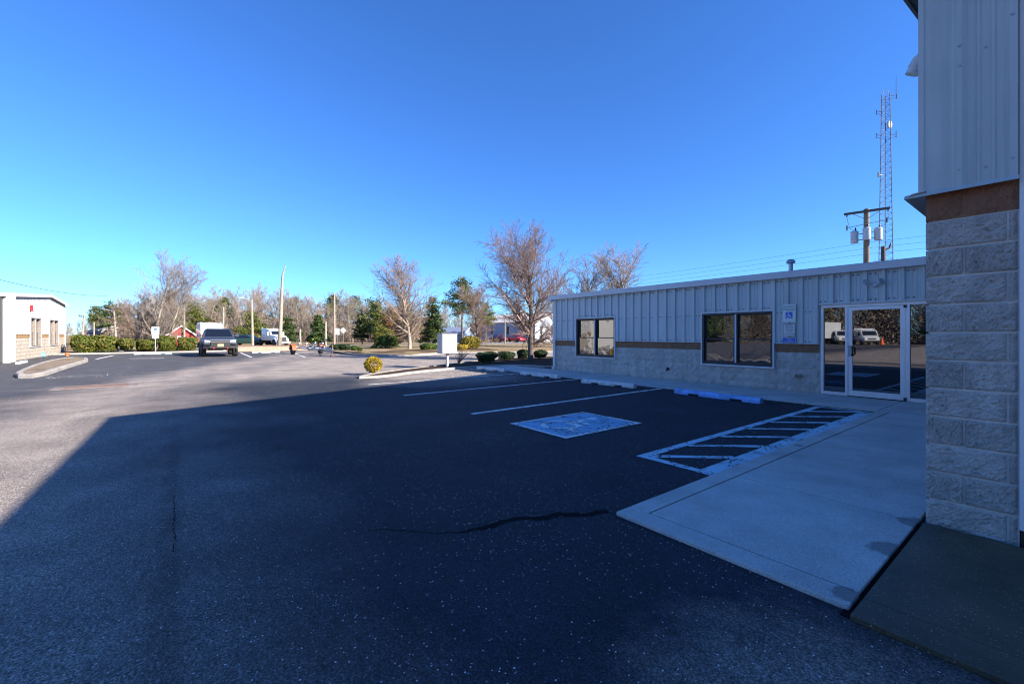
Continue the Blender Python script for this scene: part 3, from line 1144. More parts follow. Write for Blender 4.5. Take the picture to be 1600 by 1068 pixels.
def window_unit(parent, x0, x1, z0, z1, y, glass=A_WGLASS, frame_m=A_BRONZE, trim_m=A_TRIM, recess=0.07):
    """twin double-hung window in a wall facing -Y (parent's frame); window > frame, trim, sash, pane, sill"""
    b = MB()
    b.box(x0 - 0.05, x1 + 0.05, y - 0.035, y + 0.02, z1, z1 + 0.035)
    b.box(x0 - 0.035, x0, y - 0.035, y + 0.02, z0, z1)
    b.box(x1, x1 + 0.035, y - 0.035, y + 0.02, z0, z1)
    wn = b.build('window', trim_m, parent, world=False)
    b = MB()
    b.box(x0 - 0.05, x1 + 0.05, y - 0.045, y + 0.12, z0 - 0.04, z0 - 0.001)
    b.build('sill', trim_m, wn, world=False)
    xm = (x0 + x1) / 2
    b = MB()
    f = 0.045
    yb = y + recess
    b.box(x0, x0 + f, y - 0.01, yb + 0.05, z0, z1)
    b.box(x1 - f, x1, y - 0.01, yb + 0.05, z0, z1)
    b.box(x0 + f, x1 - f, y - 0.01, yb + 0.05, z1 - f, z1)
    b.box(x0 + f, x1 - f, y - 0.01, yb + 0.05, z0, z0 + f * 1.4)
    b.build('frame', frame_m, wn, world=False)
    b = MB()
    b.box(xm - 0.02, xm + 0.02, y - 0.014, yb + 0.05, z0 + f * 1.4, z1 - f)
    b.build('mullion', trim_m, wn, world=False)
    for sgn in (-1, 1):
        b = MB()
        b.box(xm + sgn * 0.021 - (0.024 if sgn < 0 else 0), xm + sgn * 0.021 + (0.024 if sgn > 0 else 0), y + 0.0, yb + 0.05, z0 + f * 1.4, z1 - f)
        b.build('jamb', frame_m, wn, world=False)
    zm = (z0 + z1) / 2 - 0.01
    for a, c in ((x0 + f, xm - 0.046), (xm + 0.046, x1 - f)):
        for lo, hi, dy in ((z0 + f * 1.4, zm + 0.02, 0.0), (zm - 0.02, z1 - f, 0.028)):
            s = 0.035
            b = MB()
            yy = yb - 0.02 + dy
            b.box(a, a + s, yy, yy + 0.027, lo, hi)
            b.box(c - s, c, yy, yy + 0.027, lo, hi)
            b.box(a + s, c - s, yy, yy + 0.027, lo, lo + s)
            b.box(a + s, c - s, yy, yy + 0.027, hi - s, hi)
            b.build('sash', frame_m, wn, world=False)
            b = MB()
            b.box(a + s, c - s, yy + 0.012, yy + 0.018, lo + s, hi - s)
            b.build('pane', glass, wn, world=False)
    return wn


# ------------------------------------------------------------------ office building
OX0, OX1, OY = -12.65, -0.70, 11.85
ob = thing('office_building', 'low grey metal sided office with a split block base and glass entrance', 'building', (OX0, OY, 0))
ox = lambda x: x - OX0
W1 = (ox(-11.42), ox(-9.62), 0.61, 2.0)
W2 = (ox(-6.47), ox(-4.62), 0.59, 2.0)
DR = (ox(-3.60), ox(-1.25), 0.0, 2.09)
Lx = OX1 - OX0
b = MB()
# backing wall with the openings left free
def wall_with_holes(b, x0, x1, z0, z1, y0, y1, holes):
    xs = sorted({x0, x1, *[h[0] for h in holes], *[h[1] for h in holes]})
    for a, c in zip(xs, xs[1:]):
        hs = [h for h in holes if h[0] <= a and h[1] >= c]
        if not hs:
            b.box(a, c, y0, y1, z0, z1)
        else:
            h = hs[0]
            if h[2] > z0:
                b.box(a, c, y0, y1, z0, h[2])
            if h[3] < z1:
                b.box(a, c, y0, y1, h[3], z1)
wall_with_holes(b, 0.03, Lx, 0.0, 2.86, 0.016, 0.25, [W1, W2, DR])
b.box(0.03, 0.25, 0.26, 13.0, 0.0, 2.86)
b.box(0.26, Lx, 12.8, 13.0, 0.0, 3.6)
b.build('wall', A_MORTAR, ob, world=False)
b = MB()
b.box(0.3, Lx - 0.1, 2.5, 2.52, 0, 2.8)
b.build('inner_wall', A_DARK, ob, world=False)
lay_blocks(ob, OFF, 0.0, Lx, -0.04, 6, 0.0, [(W1[0] - .04, W1[1] + .04, W1[2] - .12, 9), (W2[0] - .04, W2[1] + .04, W2[2] - .12, 9), (DR[0] - .02, Lx + 1, -1, 9)], brown=OFFB)
for a, c in ((0.03, W1[0] - .05), (W1[1] + .05, W2[0] - .05), (W2[1] + .05, DR[0] - .03)):
    b = MB()
    b.box(a, c, 0.006, 0.0155, 5 * 0.2032 - 0.04, 6 * 0.2032 - 0.04)
    b.build('brown_mortar', A_WBROWN, ob, world=False)
# siding in bays around the openings
zt = 2.86
zb = 1.195
for a, c, lo in ((0.1, W1[0] - .04, zb), (W1[0] - .04, W1[1] + .04, W1[3] + .04), (W1[1] + .04, W2[0] - .04, zb), (W2[0] - .04, W2[1] + .04, W2[3] + .04), (W2[1] + .04, DR[0] - .02, zb), (DR[0] - .02, Lx, DR[3] + .03)):
    siding(ob, a, c, lo, zt, -0.012, A_SIDE, grid0=0.1)
b = MB()
for a, c in ((0.1, W1[0] - .04), (W1[1] + .04, W2[0] - .04), (W2[1] + .04, DR[0] - .02)):
    b.xprism([(-0.05, zb - 0.012), (-0.05, zb - 0.004), (-0.012, zb + 0.004), (0.01, zb + 0.004), (0.01, zb - 0.012)], a, c)
b.build('base_flashing', A_TRIM, ob, world=False)
b = MB()
b.box(DR[0] - .02, Lx, -0.05, -0.002, DR[3] + .004, DR[3] + .028)
b.build('head_flashing', A_TRIM, ob, world=False)
# screws
b = MB()
for k in range(40):
    for q in (0.11, 0.2):
        x = 0.1 + k * 0.305 + q
        if x > Lx - .05:
            continue
        zz = [2.72, 2.2]
        inw = any(w[0] - .05 < x < w[1] + .05 for w in (W1, W2))
        ind = x > DR[0] - .05
        if inw:
            zz = [2.72, W1[3] + .09]
        elif ind:
            zz = [2.72, DR[3] + .08]
        else:
            zz = [2.72, 1.95, 1.24]
        for z in zz:
            b.box(x - .011, x + .011, -0.026, -0.012, z - .011, z + .011)
b = b.build('screw', A_DARK, ob, world=False)
b['kind'] = 'stuff'
# roof, eave trim and gutter
b = MB()
b.xprism([(-0.14, 2.93), (-0.14, 2.955), (13.1, 3.75), (13.1, 3.70)], -0.16, Lx - 0.0)
b.build('roof', A_ROOF, ob, world=False)
b = MB()
b.xprism([(-0.165, 2.79), (-0.165, 2.80), (-0.175, 2.925), (-0.16, 2.94), (-0.145, 2.925), (-0.145, 2.81), (-0.02, 2.80), (-0.02, 2.79)], -0.17, Lx - 0.005)
b.build('eave_trim', A_TRIM, ob, world=False)
b = MB()
b.box(-0.17, -0.02, -0.18, 13.1, 2.74, 2.8)
b.build('rake_trim', A_TRIM, ob, world=False)
b = MB()
b.box(-0.01, 0.1, -0.06, 0.03, 0.12, 2.79)
b.box(-0.005, 0.095, -0.13, 0.02, 0.03, 0.13)
b.build('downspout', A_WTRIM, ob, world=False)
window_unit(ob, W1[0], W1[1], W1[2], W1[3], 0.0)
window_unit(ob, W2[0], W2[1], W2[2], W2[3], 0.0)
# entrance: frame, sidelights, door leaf
fr = 0.05
b = MB()
xd0, xd1 = ox(-3.09), ox(-2.12)
z1 = DR[3]
yb0, yb1 = 0.02, 0.13
b.box(DR[0], DR[0] + fr, yb0, yb1, 0.03, z1)
b.box(DR[1] - fr, DR[1], yb0, yb1, 0.03, z1)
b.box(DR[0] + fr, DR[1] - fr, yb0, yb1, z1 - fr * 1.3, z1)
b.box(xd0 - fr, xd0, yb0, yb1, 0.03, z1 - fr * 1.3)
b.box(xd1, xd1 + fr * 1.4, yb0, yb1, 0.03, z1 - fr * 1.3)
b.box(DR[0] + fr, xd0 - fr, yb0, yb1, 0.03, 0.1)
b.box(xd1 + fr * 1.4, DR[1] - fr, yb0, yb1, 0.03, 0.1)
ef = b.build('entrance_frame', A_ALU, ob, world=False)
b = MB()
b.box(DR[0] + fr, xd0 - fr, 0.07, 0.08, 0.1, z1 - fr * 1.3)
b.build('sidelight', A_GLASS, ef, world=False)
b = MB()
b.box(xd1 + fr * 1.4, DR[1] - fr, 0.07, 0.08, 0.1, z1 - fr * 1.3)
b.build('sidelight', A_GLASS, ef, world=False)
st = 0.075
b = MB()
dz0, dz1 = 0.045, z1 - fr * 1.3 - 0.006
a, c = xd0 + 0.006, xd1 - 0.006
b.box(a, a + st, 0.03, 0.075, dz0, dz1)
b.box(c - st, c, 0.03, 0.075, dz0, dz1)
b.box(a + st, c - st, 0.03, 0.075, dz1 - 0.07, dz1)
b.box(a + st, c - st, 0.03, 0.075, dz0, dz0 + 0.12)
door = b.build('door', A_ALU, ob, world=False)
b = MB()
b.box(a + st, c - st, 0.05, 0.06, dz0 + 0.12, dz1 - 0.07)
b.build('pane', A_GLASS, door, world=False)
b = MB()
b.bbox(a + 0.005, a + st + 0.01, 0.012, 0.03, 0.92, 1.16, 0.008)
b.build('lock_plate', A_STEEL, door, world=False)
b = MB()
b.path([(a + st - .01, 0.03, 1.13), (a + st - 0.0, -0.03, 1.13), (a + st + 0.02, -0.045, 1.1), (a + st + 0.02, -0.045, 0.98), (a + st, -0.03, 0.95), (a + st - .01, 0.03, 0.95)], 0.014, 8)
b.build('handle', A_DARK, door, smooth=True, world=False)
b = MB()
b.box(c - 0.02, c + 0.03, 0.005, 0.03, dz1 - 0.06, dz1 + 0.0)
b.build('pivot', A_DARK, door, world=False)
b = MB()
b.box(c - 0.02, c + 0.03, 0.005, 0.03, dz0 - 0.01, dz0 + 0.06)
b.build('pivot', A_DARK, door, world=False)
# twin floodlight above the entrance
xl = ox(-2.6)
b = MB()
b.lathe((xl, -0.04, 2.47), [(0.0, -0.0), (0.045, 0.0), (0.05, 0.02), (0.02, 0.035), (0, 0.036)], 14, 'y')
b.box(xl - .02, xl + .02, -0.08, -0.02, 2.44, 2.50)
fl = thing('floodlight', 'twin headed white floodlight on the siding above the entrance', 'light', (OX0 + xl, OY - 0.04, 2.47))
b2 = MB()
b2.lathe((0, 0.0, 0), [(0.0, 0.03), (0.055, 0.03), (0.055, -0.0), (0.03, -0.03), (0, -0.032)], 14, 'y')
b2.build('mount', A_WTRIM, fl, world=False, smooth=True)
for s in (-1, 1):
    b3 = MB()
    b3.path([(0, -0.02, 0), (s * 0.05, -0.04, 0.02), (s * 0.08, -0.05, 0.035)], 0.012, 6)
    q0 = np.array((s * 0.07, -0.05, 0.03))
    d = np.array((s * 0.55, -0.7, 0.3 if s > 0 else 0.42))
    d /= np.linalg.norm(d)
    b3.path([q0 - d * .01, q0, q0 + d * 0.05, q0 + d * 0.1, q0 + d * 0.12], [0.015, 0.03, 0.04, 0.055, 0.056], 12)
    hd = b3.build('lamp_head', A_WTRIM, fl, world=False, smooth=True)
    b3 = MB()
    b3.path([q0 + d * 0.12, q0 + d * 0.125], [0.05, 0.05], 12)
    b3.build('lens', A_STEEL, hd, world=False)
# hose tap and vent on the block base
hb = thing('hose_tap', 'small dark hose tap sticking out of the block base between the windows', 'tap', (-7.56, OY - 0.02, 0.36))
b = MB()
b.path([(0, 0.03, 0), (0, -0.06, 0), (0, -0.09, -0.02), (0, -0.1, -0.06)], 0.018, 8)
b.build('spout', A_DARK, hb, world=False, smooth=True)
b = MB()
b.lathe((0, -0.05, 0.05), [(0.005, -0.01), (0.035, -0.008), (0.035, 0.008), (0.005, 0.01)], 10, 'z')
b.tube((0, -0.05, 0.0), (0, -0.05, 0.045), 0.006)
b.lathe((0, 0.0, 0), [(0.0, 0.012), (0.04, 0.012), (0.04, -0.012), (0.0, -0.012)], 10, 'y')
b.build('valve', A_DARK, hb, world=False)
hv = thing('wall_vent', 'small tan louvred vent on the block base beside the entrance', 'vent', (-4.05, OY - 0.02, 0.41))
b = MB()
b.box(-0.06, 0.06, -0.05, 0.03, -0.035, 0.04)
b.build('hood', mat('tan_vent', (0.3, 0.27, 0.19), 0.6), hv, world=False)
b = MB()
for i in range(3):
    b.box(-0.055, 0.055, -0.058, -0.052, -0.028 + i * 0.02, -0.02 + i * 0.02)
b.build('louvre', A_DARK, hv, world=False)
# roof vent pipe
vp = thing('vent_pipe', 'short capped metal vent pipe standing on the office roof', 'vent', (-4.95, 13.9, 3.05))
b = MB()
b.tube((0, 0, 0), (0, 0, 0.42), 0.055, n=14)
b.build('pipe', A_STEEL, vp, world=False, smooth=True)
b = MB()
b.lathe((0, 0, 0.4), [(0.0, -0.0), (0.10, 0.0), (0.115, 0.02), (0.11, 0.07), (0.07, 0.11), (0.0, 0.125)], 16)
b.build('cap', A_STEEL, vp, world=False, smooth=True)

# ------------------------------------------------------------------ signs on the wall
M_SWHITE = flat('sign_white', (0.72, 0.74, 0.72), 0.35)
M_SGREEN = flat('sign_green', (0.03, 0.28, 0.10), 0.4)
M_SBLUE = flat('sign_blue', (0.02, 0.13, 0.55), 0.4)
M_SBLACK = flat('sign_black', (0.03, 0.03, 0.035), 0.5)


def rrect(x0, x1, z0, z1, r, n=4):
    out = []
    for cx, cz, a0 in ((x1 - r, z1 - r, 0), (x0 + r, z1 - r, 90), (x0 + r, z0 + r, 180), (x1 - r, z0 + r, 270)):
        for i in range(n + 1):
            a = R(a0 + 90 * i / n)
            out.append((cx + r * cos(a), cz + r * sin(a)))
    return out


def isa_panel(parent, x0, x1, z0, z1, y, face=-1):
    b = MB()
    b.yprism([(x0, z0), (x1, z0), (x1, z1), (x0, z1)], y + face * 0.001, y)
    p = b.build('symbol_panel', M_SBLUE, parent, world=False)
    b = MB()
    for poly in isa_shapes():
        b.yprism([(x0 + (x1 - x0) * u, z0 + (z1 - z0) * v) for u, v in poly], y + face * 0.0025, y + face * 0.0012)
    b.build('wheelchair_symbol', M_SWHITE, p, world=False)


def letters(parent, txt, size, x, y, z, m, sx=1.0):
    me = text_mesh(txt, size, m)
    o = put('lettering', me, parent, (x, y, z))
    o.rotation_euler = (R(90), 0, 0)
    o.scale = (sx, 1, 1)
    return o


def wall_sign(x, z0, z1, wd, label, edge_m, lines, panel=None, face_m=M_SWHITE, r=0.02):
    h = z1 - z0
    s = thing('wall_sign', label, 'sign', (x, OY - 0.055, z0))
    b = MB()
    b.yprism(rrect(-wd / 2, wd / 2, 0, h, r), 0.0, 0.004)
    p = b.build('plate', face_m, s, world=False)
    b = MB()
    outer, inner = rrect(-wd / 2 + .004, wd / 2 - .004, .004, h - .004, r), rrect(-wd / 2 + .009, wd / 2 - .009, .009, h - .009, r * .8)
    n = len(outer)
    b.add([(q[0], -0.0012, q[1]) for q in outer] + [(q[0], -0.0012, q[1]) for q in inner], [(i, (i + 1) % n, n + (i + 1) % n, n + i) for i in range(n)])
    b.build('border', edge_m, s, world=False)
    b = MB()
    for zz in (0.02, h - 0.02):
        b.lathe((0, -0.003, zz), [(0, -0.002), (0.006, 0), (0.006, 0.003)], 8, 'y')
    b.build('bolt', A_STEEL, s, world=False)
    for txt, size, zz, m, sx in lines:
        letters(s, txt, size, 0, -0.0018, zz, m, sx)
    if panel:
        isa_panel(s, *panel, -0.0012)
    return s


wall_sign(-4.24, 1.70, 2.155, 0.305, 'white sign reading reserved parking in green with a blue wheelchair panel', M_SGREEN,
          [('RESERVED', 0.066, 0.385, M_SGREEN, 0.8), ('PARKING', 0.066, 0.315, M_SGREEN, 0.9)], (-0.075, 0.075, 0.10, 0.26))
wall_sign(-4.235, 1.365, 1.675, 0.255, 'white penalty notice sign in the middle of the three wall signs', M_SBLACK,
          [('PENALTY', 0.05, 0.272, M_SBLACK, 0.9), ('$250 FIRST OFFENSE', 0.026, 0.228, M_SBLACK, 0.8), ('SUBSEQUENT OFFENSES', 0.026, 0.193, M_SBLACK, 0.7), ('$250 MINIMUM AND/OR', 0.026, 0.160, M_SBLACK, 0.7),
           ('UP TO 90 DAYS', 0.026, 0.127, M_SBLACK, 0.8), ('COMMUNITY SERVICE', 0.026, 0.094, M_SBLACK, 0.7), ('TOW-AWAY ZONE', 0.036, 0.047, M_SBLACK, 0.72)])
wall_sign(-4.24, 1.205, 1.335, 0.30, 'small blue sign reading van accessible, lowest of the three wall signs', M_SWHITE,
          [('VAN', 0.052, 0.088, M_SWHITE, 0.9), ('ACCESSIBLE', 0.048, 0.038, M_SWHITE, 0.8)], None, M_SBLUE)

# ------------------------------------------------------------------ tall building on the right
TX, TY = -0.675, 4.38
EH, SL, RO, FO = 5.15, 0.148, 0.55, 0.35     # eave height, roof slope, rake overhang, front overhang
tb = thing('warehouse_building', 'tall metal building with a rough split block base at the edge of the apron', 'building', (TX, TY, 0))
TW, TD = 24.0, 24.0
b = MB()
b.box(0.02, 0.457, 0.016, 0.25, -0.05, 5.0)
b.box(0.046, 0.25, 0.26, TD, -0.05, 5.0)
b.box(0.46, 0.5, 0.06, 0.5, -0.05, 5.0)
b.box(0.26, TW, TD - 0.2, TD, -0.05, 5.0)
b.build('wall', A_MORTAR, tb, world=False)
lay_blocks(tb, BIG, 0.0, 0.452, -0.005, 12, 0.0, start=0, brown=BIGB, slim=SLIM)
b = MB()
b.box(0.022, 0.455, 0.009, 0.0155, 11 * 0.2032 - 0.003, 12 * 0.2032 - 0.006)
b.build('brown_mortar', A_WBROWN, tb, world=False)
# block returns on the hidden side
side = MB()
side.box(0.021, 0.045, 0.26, TD, -0.05, 2.43)
side.build('side_wall', A_MORTAR, tb, world=False)
for rows, zr0, m_ in ((11, 0, A_BLOCK), (1, 11, A_BBLOCK)):
    V, F = [], []
    rg = random.Random(5)
    for r in range(rows):
        yy = 0.21 if (r + zr0) % 2 else 0.012
        while yy < 7.45:
            me = BIG[rg.randrange(len(BIG))] if yy < 0.8 else OFF[rg.randrange(len(OFF))]
            ln = min(0.396, 7.45 - yy)
            o_ = len(V)
            V += [(0.006 + v.co.y * 0.6, yy + (0.396 - v.co.x) / 0.396 * ln, -0.005 + (r + zr0) * 0.2032 + 0.005 + v.co.z) for v in me.vertices]
            F += [tuple(i + o_ for i in p.vertices) for p in me.polygons]
            yy += 0.4064
    side = MB()
    side.add(V, F)
    so = side.build('side_block', m_, tb, world=False)
    so['kind'] = 'stuff'
ZS = 2.44


def tsid(parent, x0, x1, z0, z1, y, m):
    siding(parent, x0, x1, z0, z1, y, m, p=0.305, grid0=-0.1)


# wide corner trim then ribbed sheets
b = MB()
b.add([(-0.03, 0.3, ZS), (-0.03, -0.03, ZS), (0.0, -0.03, ZS), (0.0, -0.022, ZS), (-0.03, 0.3, 5.0), (-0.03, -0.03, 5.0), (0.0, -0.03, 5.0), (0.0, -0.022, 5.0)],
      [(0, 1, 5, 4), (1, 2, 6, 5), (2, 3, 7, 6)])
b.build('corner_trim', A_SIDE2, tb, world=False)
# two overlapping sheets with folded ribs
def sheet(pts, name='siding_panel'):
    b = MB()
    V, F = [], []
    for x, d in pts:
        V += [(x, -d, ZS), (x, -d, 5.0)]
    for i in range(len(pts) - 1):
        F.append((2 * i, 2 * i + 2, 2 * i + 3, 2 * i + 1))
    b.add(V, F)
    return b.build(name, A_SIDE2, tb, world=False)


sheet([(0.0, 0.022), (0.125, 0.022), (0.15, 0.052), (0.195, 0.052)])
sheet([(0.17, 0.055), (0.198, 0.055), (0.222, 0.024), (0.262, 0.024), (0.268, 0.03), (0.284, 0.03), (0.29, 0.024), (0.33, 0.024), (0.336, 0.03), (0.352, 0.03), (0.358, 0.024), (0.392, 0.024), (0.418, 0.054), (0.455, 0.054)])
b = MB()
yy = 0.3
side_pts = []
while yy < TD:
    side_pts += [(yy, 0.0), (yy + 0.22, 0.0), (yy + 0.24, 0.03), (yy + 0.28, 0.03), (yy + 0.30, 0.0)]
    yy += 0.305
V, F = [], []
for y_, d in side_pts:
    V += [(-0.012 - d * 0.5, y_, ZS), (-0.012 - d * 0.5, y_, EH + SL * (min(y_, 24 - y_ if y_ > 12 else y_)) - 0.1)]
for i in range(len(side_pts) - 1):
    F.append((2 * i, 2 * i + 1, 2 * i + 3, 2 * i + 2))
b.add(V, F)
b.build('side_siding', A_SIDE2, tb, world=False)
# flashing ledge
b = MB()
b.xprism([(0.01, ZS + 0.01), (-0.058, ZS + 0.002), (-0.085, ZS - 0.028), (-0.082, ZS - 0.031), (-0.055, ZS - 0.004), (0.01, ZS + 0.004)], -0.10, 0.46)
b.yprism([(0.02, ZS + 0.01), (-0.058, ZS + 0.002), (-0.10, ZS - 0.028), (-0.097, ZS - 0.031), (-0.055, ZS - 0.004), (0.02, ZS + 0.004)], -0.083, TD)
b.build('flashing', A_SIDE2, tb, world=False)
b = MB()
for x, z in ((0.184, 2.56), (0.19, 3.28), (0.188, 3.42), (0.31, 2.545), (0.31, 3.36), (0.43, 2.56), (0.43, 3.5), (0.08, 4.2)):
    d = 0.054 if (0.15 < x < 0.2 or x > 0.41) else 0.024
    b.lathe((x, -d - 0.002, z), [(0.0, -0.008), (0.005, -0.007), (0.006, 0.0), (0.012, 0.0), (0.012, 0.003)], 8, 'y')
sc_ = b.build('screw', A_STEEL, tb, world=False, smooth=True)
# white jamb post and overhead door
b = MB()
b.box(0.458, 0.60, -0.012, 0.12, 0.12, 5.0)
b.build('door_jamb', A_WTRIM, tb, world=False)
b = MB()
b.box(0.468, 0.59, 0.0, 0.11, 0.0, 0.12)
b.build('jamb_gap_shade', A_DARK, tb, world=False)  # black block stands in for the dark gap under the jamb
for i in range(8):
    b = MB()
    b.bbox(0.62, 4.2, 0.14, 0.19, 0.04 + i * 0.53, 0.04 + i * 0.53 + 0.522, 0.008)
    b.build('door_panel', A_WTRIM, tb, world=False)
b = MB()
b.box(4.22, TW, 0.05, 0.25, 0, 5.0)
b.box(0.6, 4.22, 0.05, 0.25, 4.3, 5.0)
b.build('front_wall', A_SIDE2, tb, world=False)
# roof: eave at the front, ridge along X
yf, ymid, yr = -FO, 11.8, 24.0
z0 = EH
zr = EH + SL * (ymid - yf)
b = MB()
prof = [(yf, z0 - 0.16), (yf, z0), (ymid, zr), (yr, z0), (yr, z0 - 0.16), (ymid, zr - 0.16)]
b.loft([[(x_, y_, z_ + (0.022 * (x_ + RO) if y_ == yf else 0)) for y_, z_ in prof] for x_ in (-RO + 0.03, TW)])  # unseen front eave skewed upward along X to shape its cast shadow
b.build('roof', A_ROOF, tb, world=False)
b = MB()
b.xprism([(yf - .02, z0 - 0.22), (yf - .02, z0 + .01), (ymid, zr + .01), (yr, z0 + .01), (yr, z0 - 0.22), (ymid, zr - 0.22)], -RO, -RO + 0.03)
b.build('rake_fascia', A_SOFFIT, tb, world=False)
b = MB()
b.xprism([(0.0, z0 - 0.16 + SL * FO), (0.0, z0 - 0.19 + SL * FO), (ymid, zr - 0.20), (ymid, zr - 0.17)], -RO + 0.03, 0.0)
b.build('soffit', A_SOFFIT, tb, world=False)
b = MB()
b.xprism([(0.0, 4.99), (0.2, 4.99), (ymid, zr - 0.21), (ymid, 4.99)], 0.0, 0.2)
b.build('gable_wall', A_SIDE2, tb, world=False)
# white elbow pipe out of the side wall
ep = thing('vent_elbow', 'white plastic pipe elbow sticking out of the tall building side', 'pipe', (TX - 0.02, 5.07, 3.74))
b = MB()
b.path([(0.1, 0, 0.06), (-0.06, 0, 0.06), (-0.1, 0, 0.045), (-0.13, 0.0, 0.0), (-0.165, 0.0, -0.07)], [0.05, 0.05, 0.053, 0.053, 0.053], 14)
b.build('pipe', A_WTRIM, ep, world=False, smooth=True)
b = MB()
b.path([(-0.105, 0, 0.04), (-0.14, 0.0, -0.02)], [0.06, 0.06], 14)
b.build('collar', A_WTRIM, ep, world=False, smooth=True)

# ------------------------------------------------------------------ cream building on the left (wall faces +Y)
# built in a frame turned by 180 degrees so that its wall faces the frame's -Y
lb = thing('cream_building', 'cream metal sided building with low gable roof and paired windows', 'building', (-28.0, -7.0, 0), pi)
lx = lambda X: -28.0 - X
LW = lx(-47.15)
wA = (lx(-37.6), lx(-40.0), 0.7, 2.42)
wB = (lx(-42.3), lx(-45.0), 0.7, 2.42)
xr = lx(-42.0)


def gable(x):
    return 4.02 - 0.062 * abs(x - xr) if x < xr else 4.02 - 0.062 * (x - xr)


b = MB()
wall_with_holes(b, 0, LW, 0, 2.6, 0.02, 0.25, [wA, wB])
b.yprism([(0, 2.6), (LW, 2.6), (LW, gable(LW)), (xr, gable(xr)), (0, gable(0))], 0.02, 0.25)
b.box(LW - 0.25, LW, 0.26, 16, 0, 3.5)
b.box(0, 0.25, 0.26, 16, 0, 2.9)
b.box(0.3, LW - 0.3, 2.3, 2.32, 0, 3)
b.build('wall', A_CREAM, lb, world=False)
LBB = [cheap_block(80 + i, A_CBLOCK, amp=0.006) for i in range(4)]
LBT = [cheap_block(90 + i, A_CBROWN, amp=0.006) for i in range(2)]


def joined_blocks(parent, meshes, x0, x1, z0, rows, openings, m, name):
    V, F = [], []
    rng = random.Random(3)
    for r in range(rows):
        zb = z0 + r * 0.2032
        x = x0 - (0.2032 if r % 2 else 0)
        while x < x1:
            a, c = max(x, x0), min(x + 0.4064, x1)
            x += 0.4064
            for ha, hc, za, zt_ in openings:
                if za < zb + 0.1 < zt_:
                    if a >= ha and c <= hc:
                        a = c
                    elif a < ha < c:
                        c = ha
                    elif a < hc < c:
                        a = hc
            if c - a < 0.04:
                continue
            me = meshes[rng.randrange(len(meshes))]
            o = len(V)
            V += [(a + 0.005 + v.co.x / 0.396 * (c - a - 0.01), v.co.y, zb + 0.005 + v.co.z) for v in me.vertices]
            F += [tuple(i + o for i in p.vertices) for p in me.polygons]
    b = MB()
    b.add(V, F)
    o = b.build(name, m, parent, world=False)
    o['kind'] = 'stuff'


op = [(wA[0] - .04, wA[1] + .04, wA[2] - .1, 9), (wB[0] - .04, wB[1] + .04, wB[2] - .1, 9)]
joined_blocks(lb, LBB, 0.0, LW, 0.0, 6, op, A_CBLOCK, 'block')
joined_blocks(lb, LBT, 0.0, LW, 6 * 0.2032, 1, op, A_CBROWN, 'tan_block')
zs = 1.44
for a, c, lo in ((0.0, wA[0] - .04, zs), (wA[0] - .04, wA[1] + .04, wA[3] + .04), (wA[1] + .04, wB[0] - .04, zs), (wB[0] - .04, wB[1] + .04, wB[3] + .04), (wB[1] + .04, LW, zs)):
    siding(lb, a, c, lo, 0, -0.012, A_CREAM, per=3, ztop_fn=gable)
window_unit(lb, wA[0], wA[1], wA[2], wA[3], 0.0, A_FGLASS, mat('beige_frame', (0.2, 0.17, 0.15), 0.5), A_WTRIM, 0.12)
window_unit(lb, wB[0], wB[1], wB[2], wB[3], 0.0, A_FGLASS, MATS['beige_frame'], A_WTRIM, 0.12)
b = MB()
b.yprism([(-0.3, gable(0) + 0.0), (-0.3, gable(0) + 0.05), (xr, gable(xr) + 0.07), (LW + 0.25, gable(LW) + 0.05), (LW + 0.25, gable(LW) + 0.0), (xr, gable(xr) + 0.02)], -0.16, 16)
b.build('roof', A_ROOF, lb, world=False)
b = MB()
b.yprism([(-0.3, gable(0) - 0.13), (-0.3, gable(0) + 0.06), (xr, gable(xr) + 0.09), (LW + 0.27, gable(LW) + 0.06), (LW + 0.27, gable(LW) - 0.13), (xr, gable(xr) - 0.1)], -0.19, -0.165)
b.build('rake_trim', A_WTRIM, lb, world=False)
b = MB()
b.box(LW - 0.1, LW + 0.02, -0.06, -0.02, 0.0, gable(LW) - 0.12)
b.build('corner_trim', A_WTRIM, lb, world=False)
b = MB()
b.bbox(lx(-32.35), lx(-33.3), -0.3, 0.0, 0.0, 3.4, 0.02)
b.build('pillar', A_WTRIM, lb, world=False)
b = MB()
b.box(lx(-31.6), lx(-32.3), -0.06, -0.03, 0.0, 3.3)
b.build('dark_strip', A_DARK, lb, world=False)  # narrow dark strip beside the pillar
al = thing('fire_alarm_horn', 'small red fire alarm horn high on the cream building wall', 'alarm', (-37.4, -6.97, 2.95))
b = MB()
b.bbox(-0.13, 0.13, 0.0, 0.1, -0.1, 0.2, 0.02)
M_RED = flat('signal_red', (0.55, 0.02, 0.03), 0.4)
b.build('housing', M_RED, al, world=False)
b = MB()
b.lathe((0, 0.09, -0.16), [(0.0, 0), (0.06, 0.0), (0.07, 0.04), (0.0, 0.05)], 10, 'z')
b.build('horn', M_RED, al, world=False)

# ------------------------------------------------------------------ vegetation helpers
def nrm(v):
    return v / (np.linalg.norm(v) + 1e-9)


